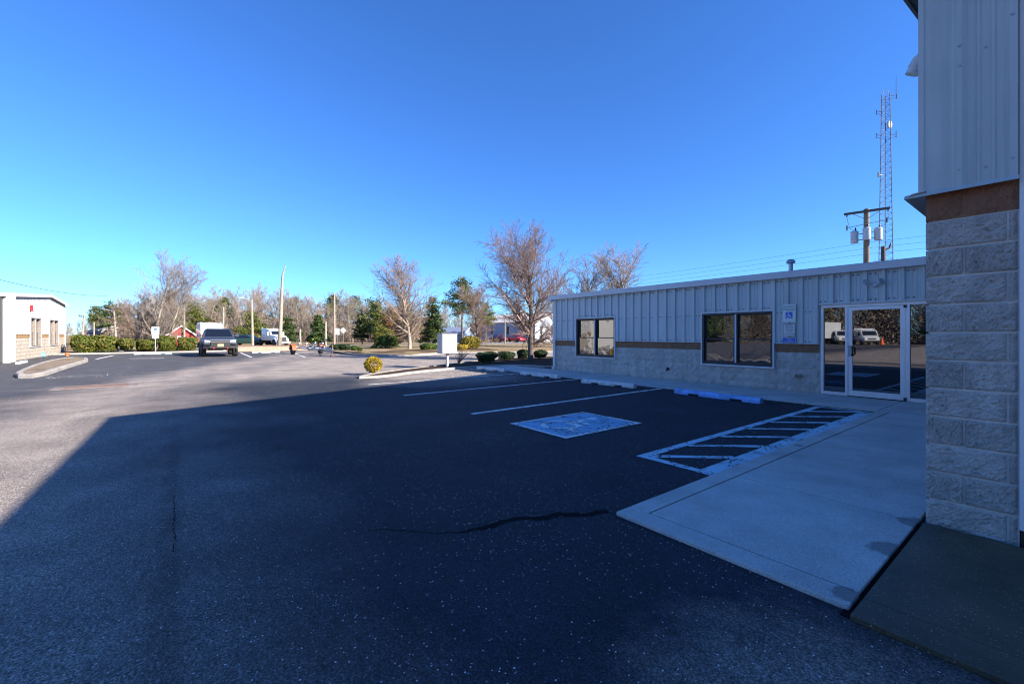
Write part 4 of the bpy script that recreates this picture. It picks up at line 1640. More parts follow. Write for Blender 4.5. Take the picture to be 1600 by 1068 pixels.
def grow_tree(seed, h, trunk_frac, spread, limbs, kids, up=0.06, jit=0.12, lean=(0, 0), maxlev=3, r0=None, limb_len=0.55, shape='oval', twig_r=0.006, stems=1):
    """returns arrays of segments (p0, p1, r0, r1, level)"""
    rng = np.random.default_rng(seed)
    segs = []

    def rec(p, d, L, r, lev, n):
        pts = [p]
        for i in range(n):
            d = nrm(d + rng.normal(0, jit, 3) * (0.5 if lev == 0 else 1) + np.array((0, 0, up * (0.4 if lev == 0 else 1))))
            q = p + d * L / n
            f0, f1 = i / n, (i + 1) / n
            ra, rb = r * (1 - 0.8 * f0), r * (1 - 0.8 * f1)
            segs.append((p, q, max(ra, twig_r), max(rb, twig_r * 0.8), lev))
            if lev < maxlev:
                k = kids[lev]
                lo = trunk_frac if lev == 0 else 0.18
                if f1 > lo:
                    cnt = k / (n * (1 - lo))
                    m = int(cnt) + (rng.random() < cnt - int(cnt))
                    for _ in range(m):
                        s = rng.random()
                        pp = p + (q - p) * s
                        ff = f0 + (f1 - f0) * s
                        ax = nrm(np.cross(d, rng.normal(0, 1, 3)))
                        ang = R(rng.uniform(spread[0], spread[1])) * (0.75 + 0.25 * (1 - ff))
                        cd_ = nrm(d * cos(ang) + ax * sin(ang))
                        if lev == 0:
                            g = (ff - lo) / (1 - lo)
                            if shape == 'oval':
                                cl = h * limb_len * (0.55 + 0.75 * sin(pi * min(1, 0.25 + 0.75 * (1 - g)))) * (1 - 0.55 * g)
                            else:
                                cl = h * limb_len * (1 - 0.5 * g)
                        else:
                            cl = L * rng.uniform(0.35, 0.6) * (1 - 0.45 * ff)
                        cr = max(twig_r, r * (1 - 0.8 * ff) * rng.uniform(0.45, 0.65))
                        rec(pp, cd_, cl, cr, lev + 1, 5 if lev == 0 else (4 if lev == 1 else 3))
            p = q

    r0 = r0 or h * 0.018
    for s in range(stems):
        d0 = np.array((lean[0], lean[1], 1.0)) + (rng.normal(0, 0.22, 3) * np.array((1, 1, 0)) if stems > 1 else 0)
        rec(np.zeros(3), nrm(d0), h * (0.92 if s == 0 else rng.uniform(0.6, 0.9)), r0 if stems == 1 else r0 * 0.7, 0, 9)
    P0 = np.array([s[0] for s in segs])
    P1 = np.array([s[1] for s in segs])
    Ra = np.array([s[2] for s in segs])
    Rb = np.array([s[3] for s in segs])
    Lv = np.array([s[4] for s in segs])
    k = h / max(P1[:, 2].max(), 1e-3)
    return P0 * k, P1 * k, Ra, Rb, Lv


def tubes(P0, P1, Ra, Rb, n):
    d = P1 - P0
    d /= (np.linalg.norm(d, axis=1, keepdims=True) + 1e-9)
    ref = np.where(np.abs(d[:, 2:3]) < 0.9, np.array([[0, 0, 1.0]]), np.array([[1.0, 0, 0]]))
    a = np.cross(d, ref)
    a /= np.linalg.norm(a, axis=1, keepdims=True)
    c = np.cross(d, a)
    N_ = len(P0)
    V = np.zeros((N_, 2 * n, 3))
    for i in range(n):
        t = 2 * pi * i / n
        o = cos(t) * a + sin(t) * c
        V[:, i] = P0 + o * Ra[:, None]
        V[:, n + i] = P1 + o * Rb[:, None]
    base = (np.arange(N_) * 2 * n)[:, None]
    F = np.concatenate([base + np.array([[i, (i + 1) % n, n + (i + 1) % n, n + i]]) for i in range(n)], axis=0)
    return V.reshape(-1, 3), F


def tree_meshes(name, m_trunk, m_twig, split=1, **kw):
    P0, P1, Ra, Rb, Lv = grow_tree(**kw)
    a = Lv < split
    V, F = tubes(P0[a], P1[a], Ra[a], Rb[a], 8)
    tm = np_mesh('trunk', V, F, m_trunk, True)
    V, F = tubes(P0[~a], P1[~a], Ra[~a], Rb[~a], 4 if len(P0) < 6000 else 3)
    cm = np_mesh('crown', V, F, m_twig)
    return tm, cm, (P0, P1, Lv)


def leaf_quads(C, Nn, size, rng, aspect=0.6):
    """quads centred at C, roughly facing Nn"""
    n = len(C)
    Nn = Nn + rng.normal(0, 0.6, (n, 3))
    Nn /= np.linalg.norm(Nn, axis=1, keepdims=True) + 1e-9
    a = np.cross(Nn, rng.normal(0, 1, (n, 3)))
    a /= np.linalg.norm(a, axis=1, keepdims=True) + 1e-9
    c = np.cross(Nn, a)
    s = size * rng.uniform(0.6, 1.3, (n, 1))
    V = np.stack([C - a * s, C - c * s * aspect, C + a * s, C + c * s * aspect], axis=1).reshape(-1, 3)
    F = np.arange(4 * n).reshape(n, 4)
    return V, F


def lumpy(rng, dirs, k=7, amp=0.22):
    r = np.ones(len(dirs))
    for _ in range(k):
        v = rng.normal(0, 1, 3)
        v /= np.linalg.norm(v)
        r += amp * rng.uniform(0.3, 1) * np.exp(-((1 - dirs @ v) * 4)) - amp * 0.22
    return r


def leaf_cloud(seed, n, rad, size, shell=0.45, lump=0.25, flat_bottom=True, boxy=0.0, k=8):
    rng = np.random.default_rng(seed)
    d = rng.normal(0, 1, (n, 3))
    d /= np.linalg.norm(d, axis=1, keepdims=True)
    if boxy:
        q = np.max(np.abs(d), axis=1, keepdims=True)
        d2 = d / (q ** boxy)
    else:
        d2 = d
    if flat_bottom:
        low = d[:, 2] < 0
        d2 = d2.copy()
        hxy = np.linalg.norm(d2[low, :2], axis=1, keepdims=True) + 1e-6
        d2[low, :2] *= (1.0 - 0.12 * np.abs(d[low, 2:3])) / np.maximum(hxy, 0.3)
    r = lumpy(rng, d, k, lump) * (1 - shell * rng.random(n) ** 1.6)
    C = d2 * r[:, None] * np.array(rad) * np.array((1.2, 1.2, 1.08))
    if flat_bottom:
        C[:, 2] = np.maximum(C[:, 2], -rad[2] * 0.92 + rng.random(n) * 0.06)
    C[:, 2] += rad[2] * 0.95
    return leaf_quads(C, d, size, rng)


def shrub(name, label, px, t, wpx, htop_px, mat_, seed, n=2600, size=0.07, depth=None, group=None, cat='shrub', boxy=0.35, stem_m=A_DBARK, pos=None, rad=None, lump=0.25):
    x, y = pos if pos else D(px, t)
    if rad is None:
        wv = wpx / 675 * t / 2 / 1.05
        hv = ztop(htop_px, t)
        rad = (depth or wv * 0.9, wv, hv / 1.95)
    V, F = leaf_cloud(seed, n, rad, size, boxy=boxy, lump=lump)
    o = thing(name, label, cat, (x, y, 0.05), 0, group)
    put('foliage', np_mesh('foliage', V, F, mat_), o)
    b = MB()
    rng = random.Random(seed)
    for i in range(7):
        a = rng.uniform(0, 6.28)
        b.tube((0.05 * cos(a), 0.05 * sin(a), -0.05), (rad[0] * 0.6 * cos(a), rad[1] * 0.6 * sin(a), rad[2] * rng.uniform(0.7, 1.5)), 0.02, 0.008, 5)
    b.build('stem', stem_m, o, world=False)
    return o


# ------------------------------------------------------------------ hedge and shrubs by the far lot
HX = -45.2


def atX(px, X):
    a = (px - 800) / 675
    t = X / (FX + a * FY)
    return t, t * (FY - a * FX)


HG = 'shrubs of the clipped hedge'
for (pa, pb, top, sd, lab) in ((111, 153, 522.5, 1, 'dense green hedge shrub at the left end of the far hedge'), (140, 190, 523, 2, 'green and rust hedge shrub second from the left end'), (183, 212, 530, 3, 'low sparse hedge shrub left of the bare tree stems'),
                               (213, 243, 527, 4, 'hedge shrub just left of the accessible parking sign post'), (243, 278, 524, 5, 'dense hedge shrub just right of the accessible parking sign post'), (274, 311, 524, 6, 'hedge shrub beside the parked pickup truck')):
    t, y = atX((pa + pb) / 2, HX)
    t0, ya = atX(pa, HX)
    t1, yb = atX(pb, HX)
    hv = ztop(top, t)
    shrub('hedge_shrub', lab, 0, 0, 0, 0, L_HEDGE, 100 + sd, n=5200, size=0.075, pos=(HX, y), rad=(0.95, (yb - ya) / 2 * 1.1, hv / 1.92), boxy=0.8, group=HG, lump=0.3)
shrub('shrub', 'low dark green shrub behind the boat trailer jack', 524, 38.5, 22, 537.5, L_DSHRUB, 120, 1500, 0.06, group='shrubs on the brown lawn')
shrub('shrub', 'dark green shrub in the mulch bed between trailer and grass tuft', 540, 37.5, 22, 537, L_DSHRUB, 121, 1500, 0.06, group='shrubs on the brown lawn')
shrub('shrub', 'light green grassy tuft in the mulch bed', 554, 36.5, 14, 539, L_SHRUB, 122, 900, 0.06, group='shrubs on the brown lawn')
shrub('shrub', 'tiny round shrub at the edge of the mulch bed', 562, 35, 9, 543, L_SHRUB, 123, 500, 0.05, group='shrubs on the brown lawn')
shrub('shrub', 'broad yellow green shrub left of the lawn tree', 606, 43, 60, 523, L_SHRUB, 124, 4500, 0.09, group='shrubs on the brown lawn', lump=0.4)
shrub('shrub', 'tall dark shrub with rusty leaves behind the broad yellow green shrub', 600, 50, 42, 506, L_HEDGE, 125, 3000, 0.1, group='shrubs on the brown lawn', lump=0.4)
shrub('shrub', 'green shrub between the lawn tree and the utility box', 670, 38.5, 30, 534, L_SHRUB, 126, 2200, 0.07, group='shrubs on the brown lawn')
shrub('shrub', 'large olive yellow shrub right of the utility box', 734, 41, 42, 523.5, L_OLIVE, 127, 3600, 0.08, group='shrubs on the brown lawn')
shrub('shrub', 'small yellow shrub in front of the large olive one', 722, 37.5, 20, 538, L_GOLD, 128, 1300, 0.06, group='shrubs on the brown lawn')
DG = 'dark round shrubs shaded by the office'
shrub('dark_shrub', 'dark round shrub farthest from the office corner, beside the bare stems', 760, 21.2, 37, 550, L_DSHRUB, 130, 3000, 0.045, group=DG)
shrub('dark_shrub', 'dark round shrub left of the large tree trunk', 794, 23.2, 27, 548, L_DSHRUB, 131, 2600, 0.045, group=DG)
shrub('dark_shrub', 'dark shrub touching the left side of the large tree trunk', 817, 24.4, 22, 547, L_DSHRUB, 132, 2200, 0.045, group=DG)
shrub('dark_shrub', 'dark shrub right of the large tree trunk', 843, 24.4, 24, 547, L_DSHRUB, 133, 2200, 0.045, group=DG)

# round golden bush at the tip of the planting strip: upright fans of scale leaves
gx, gy = G(583, 585.5)
gb = thing('golden_bush', 'round golden yellow evergreen bush at the tip of the kerbed strip', 'bush', (gx, gy, 0.08))
rng = np.random.default_rng(9)
C, Nn = [], []
for i in range(260):
    d = rng.normal(0, 1, 3)
    d /= np.linalg.norm(d)
    c0 = np.array((0.30, 0.30, 0.27)) * d * 0.8
    fan = nrm(d + rng.normal(0, 0.35, 3))
    side = nrm(np.cross(d, rng.normal(0, 1, 3)))
    for k in range(16):
        q = rng.uniform(-1, 1)
        hgt = rng.uniform(-0.3, 1)
        C.append(c0 + d * 0.075 * hgt + side * 0.06 * q * (1 - 0.4 * max(0, hgt)))
        Nn.append(np.cross(d, side))
C = np.array(C)
Nn = np.array(Nn)
C[:, 2] += 0.28
C[:, 2] = np.maximum(C[:, 2], 0.02)
V, F = leaf_quads(C, Nn, 0.022, rng)
put('foliage', np_mesh('foliage', V, F, L_GOLD), gb)
b = MB()
for i in range(6):
    b.tube((0, 0, -0.05), (0.15 * cos(i), 0.15 * sin(i), 0.3), 0.02, 0.008, 5)
b.build('stem', A_DBARK, gb, world=False)

# bare stems beside the utility box
gx, gy = G(716, 572.5)
bs = thing('bare_shrub', 'leafless reddish stems growing beside the utility box', 'shrub', (gx, gy, 0.08))
rng = random.Random(8)
b = MB()
for i in range(26):
    a = rng.uniform(0, 6.28)
    sp = rng.uniform(0.05, 0.6)
    pts = []
    for k in range(5):
        f = k / 4
        pts.append((sp * f * cos(a) + rng.uniform(-.02, .02) * k, (sp * f ** 1.4 * sin(a)) + 0.25 * f, rng.uniform(0.45, 0.9) * f if k == 4 else 0.7 * f))
    b.path(pts, [0.009, 0.008, 0.006, 0.005, 0.003], 4)
    b.path([pts[2], (pts[2][0] + rng.uniform(-.2, .2), pts[2][1] + rng.uniform(-.15, .25), pts[2][2] + rng.uniform(.1, .3))], [0.005, 0.003], 4)
b.build('stem', A_RTWIG, bs, world=False)


# ------------------------------------------------------------------ trees
def plant_tree(name, label, x, y, meshes, rz=0, scale=1.0, group=None, z=-0.05, cat='tree', extra=None):
    o = thing(name, label, cat, (x, y, z), rz, group)
    o.scale = (scale, scale, scale) if isinstance(scale, (int, float)) else scale
    put('trunk', meshes[0], o)
    put('crown', meshes[1], o)
    return o


def bud_mesh(segs, seed, n, size, m, minlev=2):
    P0, P1, Lv = segs
    rng = np.random.default_rng(seed)
    idx = np.where(Lv >= minlev)[0]
    idx = rng.choice(idx, n)
    C = P1[idx] + (P0[idx] - P1[idx]) * rng.random((n, 1))
    V, F = leaf_quads(C, rng.normal(0, 1, (n, 3)), size, rng, 0.7)
    return np_mesh('buds', V, F, m)


# the large tree in front of the office corner
x, y = D(829, 23.6)
tm, cm, sg = tree_meshes('t', A_DBARK, A_RTWIG, split=1, seed=11, h=7.85, trunk_frac=0.12, spread=(40, 70), limbs=1, kids=(30, 14, 10), up=0.07, jit=0.075, limb_len=0.62, r0=0.17, twig_r=0.0055)
o = plant_tree('bare_tree', 'large bare budding tree with dark trunk in front of the office corner', x, y, (tm, cm), 0.6)
put('buds', bud_mesh(sg, 5, 5500, 0.022, leafmat('buds', [(0, (0.18, 0.10, 0.075)), (1, (0.32, 0.21, 0.16))])), o)
# tree on the lawn
x, y = D(640, 40.5)
tm, cm, sg = tree_meshes('t', A_PBARK, A_TWIG, split=2, seed=23, h=9.0, trunk_frac=0.15, spread=(40, 66), limbs=1, kids=(32, 13, 8), up=0.075, jit=0.07, limb_len=0.6, r0=0.19, twig_r=0.008)
plant_tree('bare_tree', 'bare tree with pale trunk and upright limbs on the brown lawn', x, y, (tm, cm), 1.0)
TREE1 = (tm, cm)
# smaller spreading tree behind the utility box
x, y = D(746, 42.5)
tm, cm, sg = tree_meshes('t', A_BARK, A_TWIG, split=1, seed=31, h=6.8, trunk_frac=0.16, spread=(38, 70), limbs=1, kids=(20, 12, 9), up=0.06, jit=0.14, limb_len=0.66, r0=0.14, twig_r=0.008)
o = plant_tree('bare_tree', 'rounded bare tree behind the olive shrub, right of the pine', x, y, (tm, cm), 0.2)
put('buds', bud_mesh(sg, 6, 2500, 0.035, MATS['brown_leaf']), o)
# left pair by the hedge
x, y = D(241, 35.5)
tm, cm, sg = tree_meshes('t', A_PBARK, A_BARK, split=1, seed=44, h=8.9, trunk_frac=0.22, spread=(30, 58), limbs=1, kids=(24, 9, 6), up=0.06, jit=0.09, limb_len=0.55, r0=0.13, twig_r=0.008)
plant_tree('bare_tree', 'tall slender bare tree rising behind the accessible parking sign', x, y, (tm, cm), 2.0)
x, y = D(262, 36.5)
tm, cm, sg = tree_meshes('t', A_PBARK, A_BARK, split=1, seed=52, h=7.9, trunk_frac=0.2, spread=(30, 58), limbs=1, kids=(24, 9, 6), up=0.06, jit=0.09, limb_len=0.55, lean=(0.05, 0.14), r0=0.12, twig_r=0.008)
plant_tree('bare_tree', 'bare tree leaning right behind the hedge beside the red shed', x, y, (tm, cm), 0.0)
x, y = D(215, 37)
tm, cm, sg = tree_meshes('t', A_PBARK, A_TWIG, split=1, seed=57, h=5.0, trunk_frac=0.12, spread=(30, 60), limbs=1, kids=(10, 8, 6), up=0.03, jit=0.16, limb_len=0.5, r0=0.08, twig_r=0.009, stems=4)
plant_tree('bare_tree', 'low many stemmed bare tree with leaning white stems in the hedge gap', x, y, (tm, cm), 0.0)
TREE_LOW = (tm, cm)
# two behind the office
x, y = D(912, 46)
tm, cm, sg = tree_meshes('t', A_BARK, A_TWIG, split=2, seed=64, h=10.4, trunk_frac=0.25, spread=(34, 60), limbs=1, kids=(18, 11, 8), up=0.05, jit=0.13, limb_len=0.62, r0=0.2, twig_r=0.011)
plant_tree('bare_tree', 'bare tree behind the office roof, left one of the pair', x, y, (tm, cm), 0.3)
x, y = D(968, 44)
tm, cm, sg = tree_meshes('t', A_BARK, A_TWIG, split=2, seed=70, h=11.2, trunk_frac=0.25, spread=(34, 60), limbs=1, kids=(18, 11, 8), up=0.055, jit=0.12, limb_len=0.6, r0=0.2, twig_r=0.011)
plant_tree('bare_tree', 'bare tree behind the office roof, taller right one of the pair', x, y, (tm, cm), 1.3)
x, y = D(1358, 27)
tm, cm, sg = tree_meshes('t', A_BARK, A_RTWIG, split=1, seed=75, h=6.3, trunk_frac=0.3, spread=(30, 58), limbs=1, kids=(12, 9, 7), up=0.05, jit=0.15, limb_len=0.42, r0=0.1, twig_r=0.007)
plant_tree('bare_tree', 'bare tree top showing above the office roof round the transformer pole', x, y, (tm, cm), 0)
x, y = D(866, 29)
tm, cm, sg = tree_meshes('t', A_DBARK, A_RTWIG, split=1, seed=79, h=6.0, trunk_frac=0.2, spread=(26, 50), limbs=1, kids=(14, 9, 7), up=0.1, jit=0.13, limb_len=0.42, r0=0.1, twig_r=0.007)
plant_tree('bare_tree', 'slim bare tree just beyond the downspout of the office', x, y, (tm, cm), 0)

# dead snag
x, y = D(437, 46)
ds = thing('dead_tree', 'tall pale dead tree trunk with a broken bent top', 'tree', (x, y, 0))
b = MB()
hs_ = ztop(413, 46)
P = [(0, 0, 0), (0.02, 0.05, 1.5), (0, 0.12, 3.2), (0.03, 0.16, 4.8), (0, 0.22, 6.3), (0.0, 0.26, hs_ * 0.86), (0.05, 0.45, hs_ * 0.95), (0.08, 0.6, hs_)]
b.path(P, [0.24, 0.2, 0.17, 0.155, 0.135, 0.10, 0.06, 0.03], 9)
b.build('trunk', A_PBARK, ds, world=False, smooth=True)
b = MB()
for z, s, ln in ((3.6, -1, 0.35), (4.9, 1, 0.3), (5.3, -1, 0.5), (6.2, -1, 0.3), (2.6, 1, 0.3)):
    b.path([(0, 0.15, z), (0.05, 0.15 + s * ln * 0.6, z + 0.1), (0.05, 0.15 + s * ln, z + 0.35)], [0.06, 0.04, 0.015], 5)
b.build('limb', A_BARK, ds, world=False)


# evergreens
def evergreen(seed, h, wid, n_tier, leaf, base=0.15, irregular=0.3, size=0.12, per=60, droop=0.1, top=0.25, droopy=0):
    rng = np.random.default_rng(seed)
    P0, P1, Ra, Rb = [], [], [], []
    C, Nn = [], []
    per = int(per * 1.6)
    for k in range(10):
        P0.append((0, 0, h * k / 10)); P1.append((0, 0, h * (k + 1) / 10))
        Ra.append(h * 0.018 * (1 - k / 11)); Rb.append(h * 0.018 * (1 - (k + 1) / 11))
    tr = tubes(np.array(P0, float), np.array(P1, float), np.array(Ra), np.array(Rb), 8)
    P0, P1, Ra, Rb = [], [], [], []
    for i in range(n_tier):
        f = base + (1 - base) * (i + rng.random() * 0.6) / n_tier
        z = h * f
        g = (f - base) / (1 - base)
        L = wid * ((1 - g) * (1 - top) + top * (1 - g ** 3)) * rng.uniform(1 - irregular, 1 + irregular * 0.6)
        nb = 5 + rng.integers(0, 3)
        for j in range(nb):
            a = 2 * pi * (j + rng.random()) / nb
            ll = L * rng.uniform(0.6, 1.1)
            d = np.array((cos(a), sin(a), rng.uniform(-0.1, 0.25) - droop))
            s0 = np.array((0, 0, z))
            e = s0 + d * ll
            P0.append(s0); P1.append(e); Ra.append(0.03); Rb.append(0.012)
            if rng.random() < irregular * 0.35:
                continue
            m = max(6, int(per * ll / wid))
            pads = 3
            k = rng.integers(0, pads, m)
            pc = s0 + (e - s0) * np.array((0.5, 0.78, 1.0))[k][:, None] + rng.normal(0, 0.1, (pads, 3))[k] * wid
            q = rng.normal(0, 1, (m, 3))
            q /= np.linalg.norm(q, axis=1, keepdims=True)
            c = pc + q * rng.random((m, 1)) ** 0.4 * np.array((0.3, 0.3, 0.13)) * wid * rng.uniform(0.7, 1.2)
            C.append(c)
            Nn.append(np.tile(np.array((d[0] * .5, d[1] * .5, 1.0)), (m, 1)))
    C = np.concatenate(C)
    Nn = np.concatenate(Nn)
    br = tubes(np.array(P0), np.array(P1), np.array(Ra), np.array(Rb), 4)
    V, F = leaf_quads(C, Nn, size, rng, 0.5)
    V2 = np.concatenate([tr[0], br[0]])
    F2 = np.concatenate([tr[1], br[1] + len(tr[0])])
    return np_mesh('trunk', V2, F2, A_DBARK), np_mesh('crown', V, F, leaf)


def place_ev(label, px, t, top_y, wpx, seed, leaf, name='evergreen_tree', **kw):
    x, y = D(px, t)
    h = ztop(top_y, t)
    ms = evergreen(seed, h, wpx / 675 * t / 2, kw.pop('tiers', 14), leaf, **kw)
    return plant_tree(name, label, x, y, ms, group='evergreens along the far road'), ms


_, EV1 = place_ev('small dense dark green evergreen behind the boat trailer', 497, 62, 491, 34, 201, L_PINE, base=0.1, per=150, tiers=12, size=0.15)
_, EV2 = place_ev('layered yellow green evergreen behind the road signs', 586, 66, 466, 62, 202, L_YPINE, base=0.25, per=150, tiers=13, size=0.16, irregular=0.5)
_, EV3 = place_ev('dark leaning evergreen left of the layered yellow green one', 566, 68, 488, 34, 203, L_PINE, base=0.2, per=90, tiers=10, size=0.16, irregular=0.5)
_, EV4 = place_ev('dark conical evergreen behind the utility box', 676, 64, 461, 44, 204, L_PINE, base=0.08, per=130, tiers=16, size=0.16, irregular=0.25)
_, EV5 = place_ev('spreading evergreen behind the tall lamp post', 394, 72, 487, 52, 205, L_YPINE, base=0.25, per=110, tiers=9, size=0.16, irregular=0.5, top=0.6)
_, EV6 = place_ev('dark evergreen beside the dead trunk', 449, 74, 493, 40, 206, L_PINE, base=0.15, per=110, tiers=9, size=0.16, irregular=0.4, top=0.5)
_, EV7 = place_ev('open crowned pine with bare pale trunk behind the utility box', 722, 58, 430, 56, 207, L_YPINE, name='pine_tree', base=0.45, per=100, tiers=9, size=0.15, irregular=0.6, top=0.8, droop=-0.1)
_, EV8 = place_ev('brown leaved oak behind the yellow green shrub', 612, 62, 478, 46, 208, L_OAK, name='oak_tree', base=0.15, per=110, tiers=12, size=0.14, irregular=0.5, top=0.8)
_, EV9 = place_ev('dark pine crown above the bare trees at the left', 172, 90, 470, 34, 209, L_PINE, name='pine_tree', base=0.4, per=110, tiers=9, size=0.18, irregular=0.5, top=0.6)

for j, (px, t, ty, ms, k, lab) in enumerate(((300, 80, 470, EV2, 1, 'olive green evergreen behind the red shed'), 
                                                  (632, 82, 470, EV2, 1, 'yellowish evergreen behind the lawn tree'), (760, 80, 472, EV7, 1, 'pine crown behind the rounded bare tree'))):
    x, y = D(px, t)
    k = ztop(ty, t) / {id(EV4): ztop(461, 64), id(EV2): ztop(466, 66), id(EV6): ztop(493, 74), id(EV5): ztop(487, 72), id(EV7): ztop(430, 58)}[id(ms)]
    plant_tree('evergreen_tree', lab, x, y, ms, j * 1.7, k, 'evergreens along the far road')

# woodland along the far side of the road
BT = []
for i in range(7):
    tm, cm, sg = tree_meshes('t', A_BARK, A_FTWIG, split=1, seed=300 + i, h=10.5, trunk_frac=0.3 if i % 2 else 0.2, spread=(24, 52), limbs=1, kids=(14, 8, 6), up=0.09, jit=0.14, limb_len=0.42, r0=0.15, twig_r=0.012)
    BT.append((tm, cm))
rng = random.Random(77)
skyline = [(-120, 500), (60, 488), (110, 482), (150, 478), (200, 452), (260, 448), (330, 452), (390, 437), (440, 452), (480, 447), (530, 452), (560, 460), (620, 462), (700, 478), (760, 500), (860, 500)]


def sky_y(px):
    for (a, ya), (c, yc) in zip(skyline, skyline[1:]):
        if a <= px <= c:
            return ya + (yc - ya) * (px - a) / (c - a)
    return 500


WG = 'bare trees of the far woodland'
for i in range(165):
    px = -110 + 900 * (i + rng.random()) / 165
    t = rng.uniform(80, 125)
    if px < 100:
        t = rng.uniform(100, 140)
    x, y = D(px, t)
    if abs(x + 61.5) < 6:
        continue
    h = ztop(sky_y(px) + rng.uniform(-4, 30), t)
    k = h / 10.5
    plant_tree('bare_tree', 'grey brown bare tree standing in the far woodland', x, y, BT[i % 7], rng.uniform(0, 6.28), (k * rng.uniform(.85, 1.25), k * rng.uniform(.85, 1.25), k), WG)
for j, (px, t, ty, lab) in enumerate(((350, 100, 462, 'pine crown in the woodland above the pickup and its trailer'), (520, 105, 458, 'pine crown in the woodland behind the tall straight pole'), (555, 108, 460, 'pine crown in the woodland above the diamond road sign'),
                                      (462, 104, 462, 'pine crown in the woodland right of the dead trunk'), (150, 104, 476, 'pine crown in the woodland above the left end of the hedge'), (330, 110, 466, 'pine crown in the woodland left of the thin pole behind the pickup'))):
    x, y = D(px, t)
    k = ztop(ty, t) / ztop(430, 58)
    plant_tree('pine_tree', lab, x, y, EV7, j * 1.3, k, 'pines in the far woodland')
# brush under the woodland: nobody could count it
rng = np.random.default_rng(55)
n = 150000
px = rng.uniform(-160, 840, n)
t = rng.uniform(88, 135, n)
a = (px - 800) / 675
ht = np.interp(px, [p for p, _ in skyline], [y for _, y in skyline])
hz = 1.4 + (523 - ht - 46) / 675 * t
z = hz * rng.random(n) ** 1.5
C = np.stack([t * (FX + a * FY), t * (FY - a * FX), z], axis=1)
V, F = leaf_quads(C, np.tile(np.array((0.8, -0.3, 0.2)), (n, 1)), 0.34, rng, 0.16)
o = put('distant_brush', np_mesh('distant_brush', V, F, L_WOODS))
o['kind'] = 'stuff'
# trees across the lot behind the viewpoint (mirrored in the entrance glass)
rng = random.Random(13)
for i in range(26):
    x = -62 + i * 2.9 + rng.uniform(-1, 1)
    y = rng.uniform(-66, -58)
    if i % 3 == 0:
        plant_tree('evergreen_tree', 'dark evergreen reflected in the office glass across the lot', x, y, (EV4 if i % 2 else EV1), rng.uniform(0, 6), 1.5 if i % 2 else 2.4, 'trees across the lot')
    else:
        plant_tree('bare_tree', 'bare tree reflected in the office glass across the lot', x, y, BT[i % 7], rng.uniform(0, 6), rng.uniform(0.9, 1.2), 'trees across the lot')
rngn = np.random.default_rng(56)
n = 130000
C = np.stack([rngn.uniform(-75, 20, n), rngn.uniform(-72, -58, n), 11.0 * rngn.random(n) ** 1.3], axis=1)
V, F = leaf_quads(C, np.tile(np.array((0.1, 0.9, 0.2)), (n, 1)), 0.2, rngn, 0.3)
o = put('brush', np_mesh('brush', V, F, L_WOODS))
o['kind'] = 'stuff'
b = MB()
b.box(-80, 60, -110, -56, -0.04, 0.02)
struct(b.build('gravel_verge', A_SOIL))

# ------------------------------------------------------------------ utility box
gx, gy = G(699, 575)
ub = thing('utility_box', 'large white metal utility cabinet on a square post in the mulch strip', 'cabinet', (gx, gy, 0.0))
b = MB()
b.bbox(-0.05, 0.05, -0.05, 0.05, 0.0, 0.62, 0.006)
b.build('post', A_BOX, ub, world=False)
b = MB()
b.bbox(-0.22, 0.2, -0.36, 0.36, 0.62, 1.44, 0.012)
b.build('cabinet', A_BOX, ub, world=False)
b = MB()
b.bbox(0.203, 0.215, -0.34, 0.34, 0.64, 1.42, 0.004)
dd = b.build('door', A_BOX, ub, world=False)
b = MB()
b.tube((0.2, 0.3, 1.0), (0.24, 0.3, 1.0), 0.014)
b.build('latch', A_STEEL, dd, world=False)
b = MB()
b.bbox(-0.24, 0.235, -0.375, 0.375, 1.442, 1.462, 0.005)
b.build('lid', A_BOX, ub, world=False)

# ------------------------------------------------------------------ low brick wall
M_BRK, t, pb = nodes_of('red_brick')
bt = t.nodes.new('ShaderNodeTexBrick')
bt.inputs['Scale'].default_value = 1.0
bt.inputs['Color1'].default_value = (0.36, 0.17, 0.11, 1)
bt.inputs['Color2'].default_value = (0.46, 0.25, 0.17, 1)
bt.inputs['Mortar'].default_value = (0.45, 0.40, 0.34, 1)
bt.inputs['Brick Width'].default_value = 0.21
bt.inputs['Row Height'].default_value = 0.075
bt.inputs['Mortar Size'].default_value = 0.008
mp = t.nodes.new('ShaderNodeMapping')
mp.inputs['Rotation'].default_value = (0, R(90), R(90))
cx = t.nodes.new('ShaderNodeCombineXYZ')
sx = t.nodes.new('ShaderNodeSeparateXYZ')
lk(t, wpos(t), sx.inputs[0])
lk(t, sx.outputs[1], cx.inputs[0])
lk(t, sx.outputs[2], cx.inputs[1])
lk(t, cx.outputs[0], bt.inputs['Vector'])
lk(t, bt.outputs['Color'], pb.inputs['Base Color'])
pb.inputs['Roughness'].default_value = 0.9
bw = thing('brick_wall', 'low red brick retaining wall with a concrete cap behind the boat trailer', 'wall', (-42.6, 6.2, 0))
b = MB()
b.box(-0.15, 0.15, -2.6, 3.0, -0.03, 0.42)
b.build('brickwork', M_BRK, bw, world=False)
b = MB()
k = -2.62
while k < 3.0:
    b.bbox(-0.19, 0.19, k + 0.005, min(k + 0.7, 3.03) - 0.005, 0.421, 0.49, 0.008)
    k += 0.7
b.build('cap', mat('brown_cap', (0.2, 0.13, 0.1), 0.8), bw, world=False)

# ------------------------------------------------------------------ sign posts
def post_sign(name, label, x, y, h, rz=0):
    s = thing(name, label, 'sign', (x, y, 0), rz)
    b = MB()
    b.xprism([(-0.03, 0), (-0.03, h), (0.03, h), (0.03, 0)], -0.012, 0.012)
    b.build('post', A_STEEL, s, world=False)
    return s


